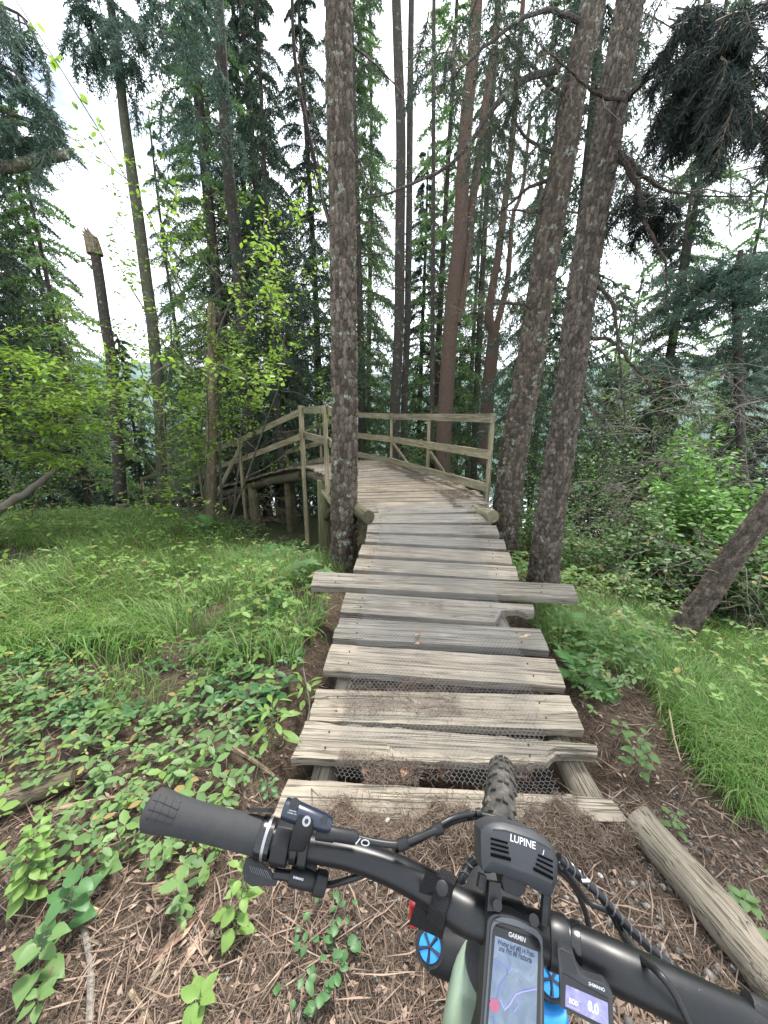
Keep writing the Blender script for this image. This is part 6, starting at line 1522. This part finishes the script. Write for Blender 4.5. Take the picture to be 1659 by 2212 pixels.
# right-hand cables
hose([q2(715, 440, .345), q2(760, 480, .345), q2(830, 545, .345), q2(900, 610, .34), q2(1000, 725, .335), q2(1150, 870, .325), q2(1280, 975, .315), q2(1400, 1045, .31), q2(1560, 1120, .30), q2(1750, 1200, .295)], .0036, 'cable', 'hose', .009, 'spiral-wrapped cable bundle running along the bar')
hose([q2(730, 480, .37), q2(790, 560, .375), q2(850, 640, .38), q2(950, 690, .37), q2(1010, 780, .36), q2(1080, 905, .35), q2(1060, 1010, .37)], .0028, 'cable')
hose([q2(930, 650, .345), q2(990, 760, .335), q2(1060, 870, .31), q2(1150, 945, .279), q2(1230, 1040, .268), q2(1300, 1180, .262), q2(1370, 1330, .26)], .0026, 'cable', label='thin cable crossing over the bar')
hose([q2(370, 430, .40), q2(310, 480, .40), q2(270, 560, .39), q2(250, 640, .40), q2(245, 760, .43)], .0042, 'cable', 'hose', .010, 'spiral-wrapped cable left of the lamp')
bpart('brake_clamp', MB().tube([q2(1560, 1110, .285), q2(1659, 1180, .280)], [.010, .012], 12), 'black_matt', bevel=.001)
for x_, y_ in ((838, 548), (660, 605), (395, 500)):
    p = q2(x_, y_, .338); bpart('wrap_tip', MB().box(p, (.0035, .0012, .0012)), 'wrap')
# fork: two legs down to the axle, wheel between them
capL = pd(930, 2045, .448); capR = pd(1187, 2112, .412); midc = (capL + capR) / 2; axle = Vector((.205, .56, .37)); Dn = (axle - midc).normalized()
sideD = (capR - capL); sideD = (sideD - Dn * sideD.dot(Dn)).normalized()
for s_, cp in ((-1, capL), (1, capR)):
    fl = cp + Dn * (axle - midc).length; fl = axle + sideD * .062 * s_
    leg = bpart('fork_leg', MB().tube([cp, cp + (fl - cp) * .35, cp + (fl - cp) * .36, fl, fl + Dn * .03], [.0185, .0185, .0235, .0215, .015], 20), 'black_metal')
    bpart('cap_ring', MB().tube([cp - Dn * .003, cp - Dn * .012], [.0180, .0172], 24), 'black_matt', leg)
    bpart('blue_cap', MB().tube([cp - Dn * .012, cp - Dn * .0135, cp - Dn * .0145], [.0130, .0126, .0080], 24), 'blue', leg)
    sp_ = MB(); bx = sideD; by = Dn.cross(bx)
    for k in range(5):
        an = k * 2 * PI / 5 + .4; d_ = bx * math.cos(an) + by * math.sin(an); sp_.tube([cp - Dn * .0148, cp - Dn * .0138 + d_ * .0122], [.0012, .0022], 5)
    bpart('cap_spokes', sp_, 'navy', leg)
bpart('fork_crown', MB().tube([capL - Dn * -.012, midc + Dn * .015, capR + Dn * .012], [.022, .028, .022], 16), 'black_matt', bevel=.001)
bpart('blue_dial', MB().tube([pd(1188, 2178, .395), pd(1192, 2200, .400)], [.0165, .0175], 22), 'blue', bevel=.002, label='lower blue dial beside the computer')
bpart('head_tube', MB().tube([midc - Dn * .10, midc - Dn * .02, midc + Dn * .01], [.024, .026, .027], 20), 'black_metal')
# pale green frame tube curving back under the bar
bpart('frame_tube', MB().tube(spline([tuple(q2(*p)) for p in [(440, 820, .46), (370, 900, .435), (330, 1010, .415), (305, 1150, .395), (290, 1300, .37), (280, 1500, .34)]], 6), [.02] * 6 + [.024] * 25, 22), 'paint', label='pale green frame tube')
# wheel
hd = math.radians(22); Hx = Vector((math.sin(hd), math.cos(hd), 0)); Nn = Vector((math.cos(hd), -math.sin(hd), -.06)).normalized(); Up = Nn.cross(Hx) * -1
if Up.z < 0: Up = -Up
def torus(R, r, n, m, sq=1.0, a0=0):
    V = []; F = []
    for i in range(n):
        t = 2 * PI * i / n; rd = Hx * math.cos(t) + Up * math.sin(t)
        for j in range(m): p_ = 2 * PI * j / m; V.append(axle + rd * (R + r * math.cos(p_)) + Nn * r * sq * math.sin(p_))
    for i in range(n):
        for j in range(m): F.append((i * m + j, i * m + (j + 1) % m, ((i + 1) % n) * m + (j + 1) % m, ((i + 1) % n) * m + j))
    return V, F
tyv, tyf = torus(.338, .030, 90, 18); mb = MB(); mb.add(tyv, tyf); tyre = bpart('tyre', mb, 'tyre')
kn = MB()
for i in range(84):
    t = 2 * PI * i / 84; rd = Hx * math.cos(t) + Up * math.sin(t); tg = Up * math.cos(t) - Hx * math.sin(t)
    for ph in ((-.22, .22) if i % 2 else (-.62, .62)) + ((-1.05, 1.05) if i % 3 else ()):
        nrm = (rd * math.cos(ph) + Nn * math.sin(ph)); bin_ = tg.cross(nrm); c_ = axle + rd * .338 + nrm * .0315; Mx = Matrix((tg, bin_, nrm)).transposed()
        kn.box(c_, (.0062, .0050, .0030), Mx)
o = bpart('tread_knobs', kn, 'tyre', tyre); o['kind'] = 'stuff'
rv, rf = torus(.300, .013, 72, 8, 1.2); mb = MB(); mb.add(rv, rf); rim = bpart('rim', mb, 'black_metal')
sp_ = MB()
for i in range(32):
    t = 2 * PI * i / 32; rd = Hx * math.cos(t) + Up * math.sin(t); sp_.tube([axle + Nn * (.028 if i % 2 else -.028), axle + rd * .295], .0011, 4, False)
bpart('spokes', sp_, 'black_gloss', rim); bpart('hub', MB().tube([axle - Nn * .05, axle - Nn * .03, axle + Nn * .03, axle + Nn * .05], [.012, .026, .026, .012], 16), 'black_metal')

mb = MB(); V = []; F = []; n_ = 16
for i in range(n_ + 1):
    t = math.radians(104 + 34 * i / n_); rd = Hx * math.cos(t) + Up * math.sin(t)
    for j in range(5): ph = (j - 2) * .5; V.append(axle + rd * (.338 + .052 * math.cos(ph * .8)) + Nn * .052 * math.sin(ph))
for i in range(n_):
    for j in range(4): F.append((i * 5 + j, i * 5 + j + 1, (i + 1) * 5 + j + 1, (i + 1) * 5 + j))
n0 = len(V); V += [tuple(Vector(v) - (Vector(v) - axle).normalized() * .003) for v in V]; F += [tuple(n0 + k for k in reversed(f)) for f in F]
mb.add(V, F); bpart('mudguard', mb, 'black_matt')
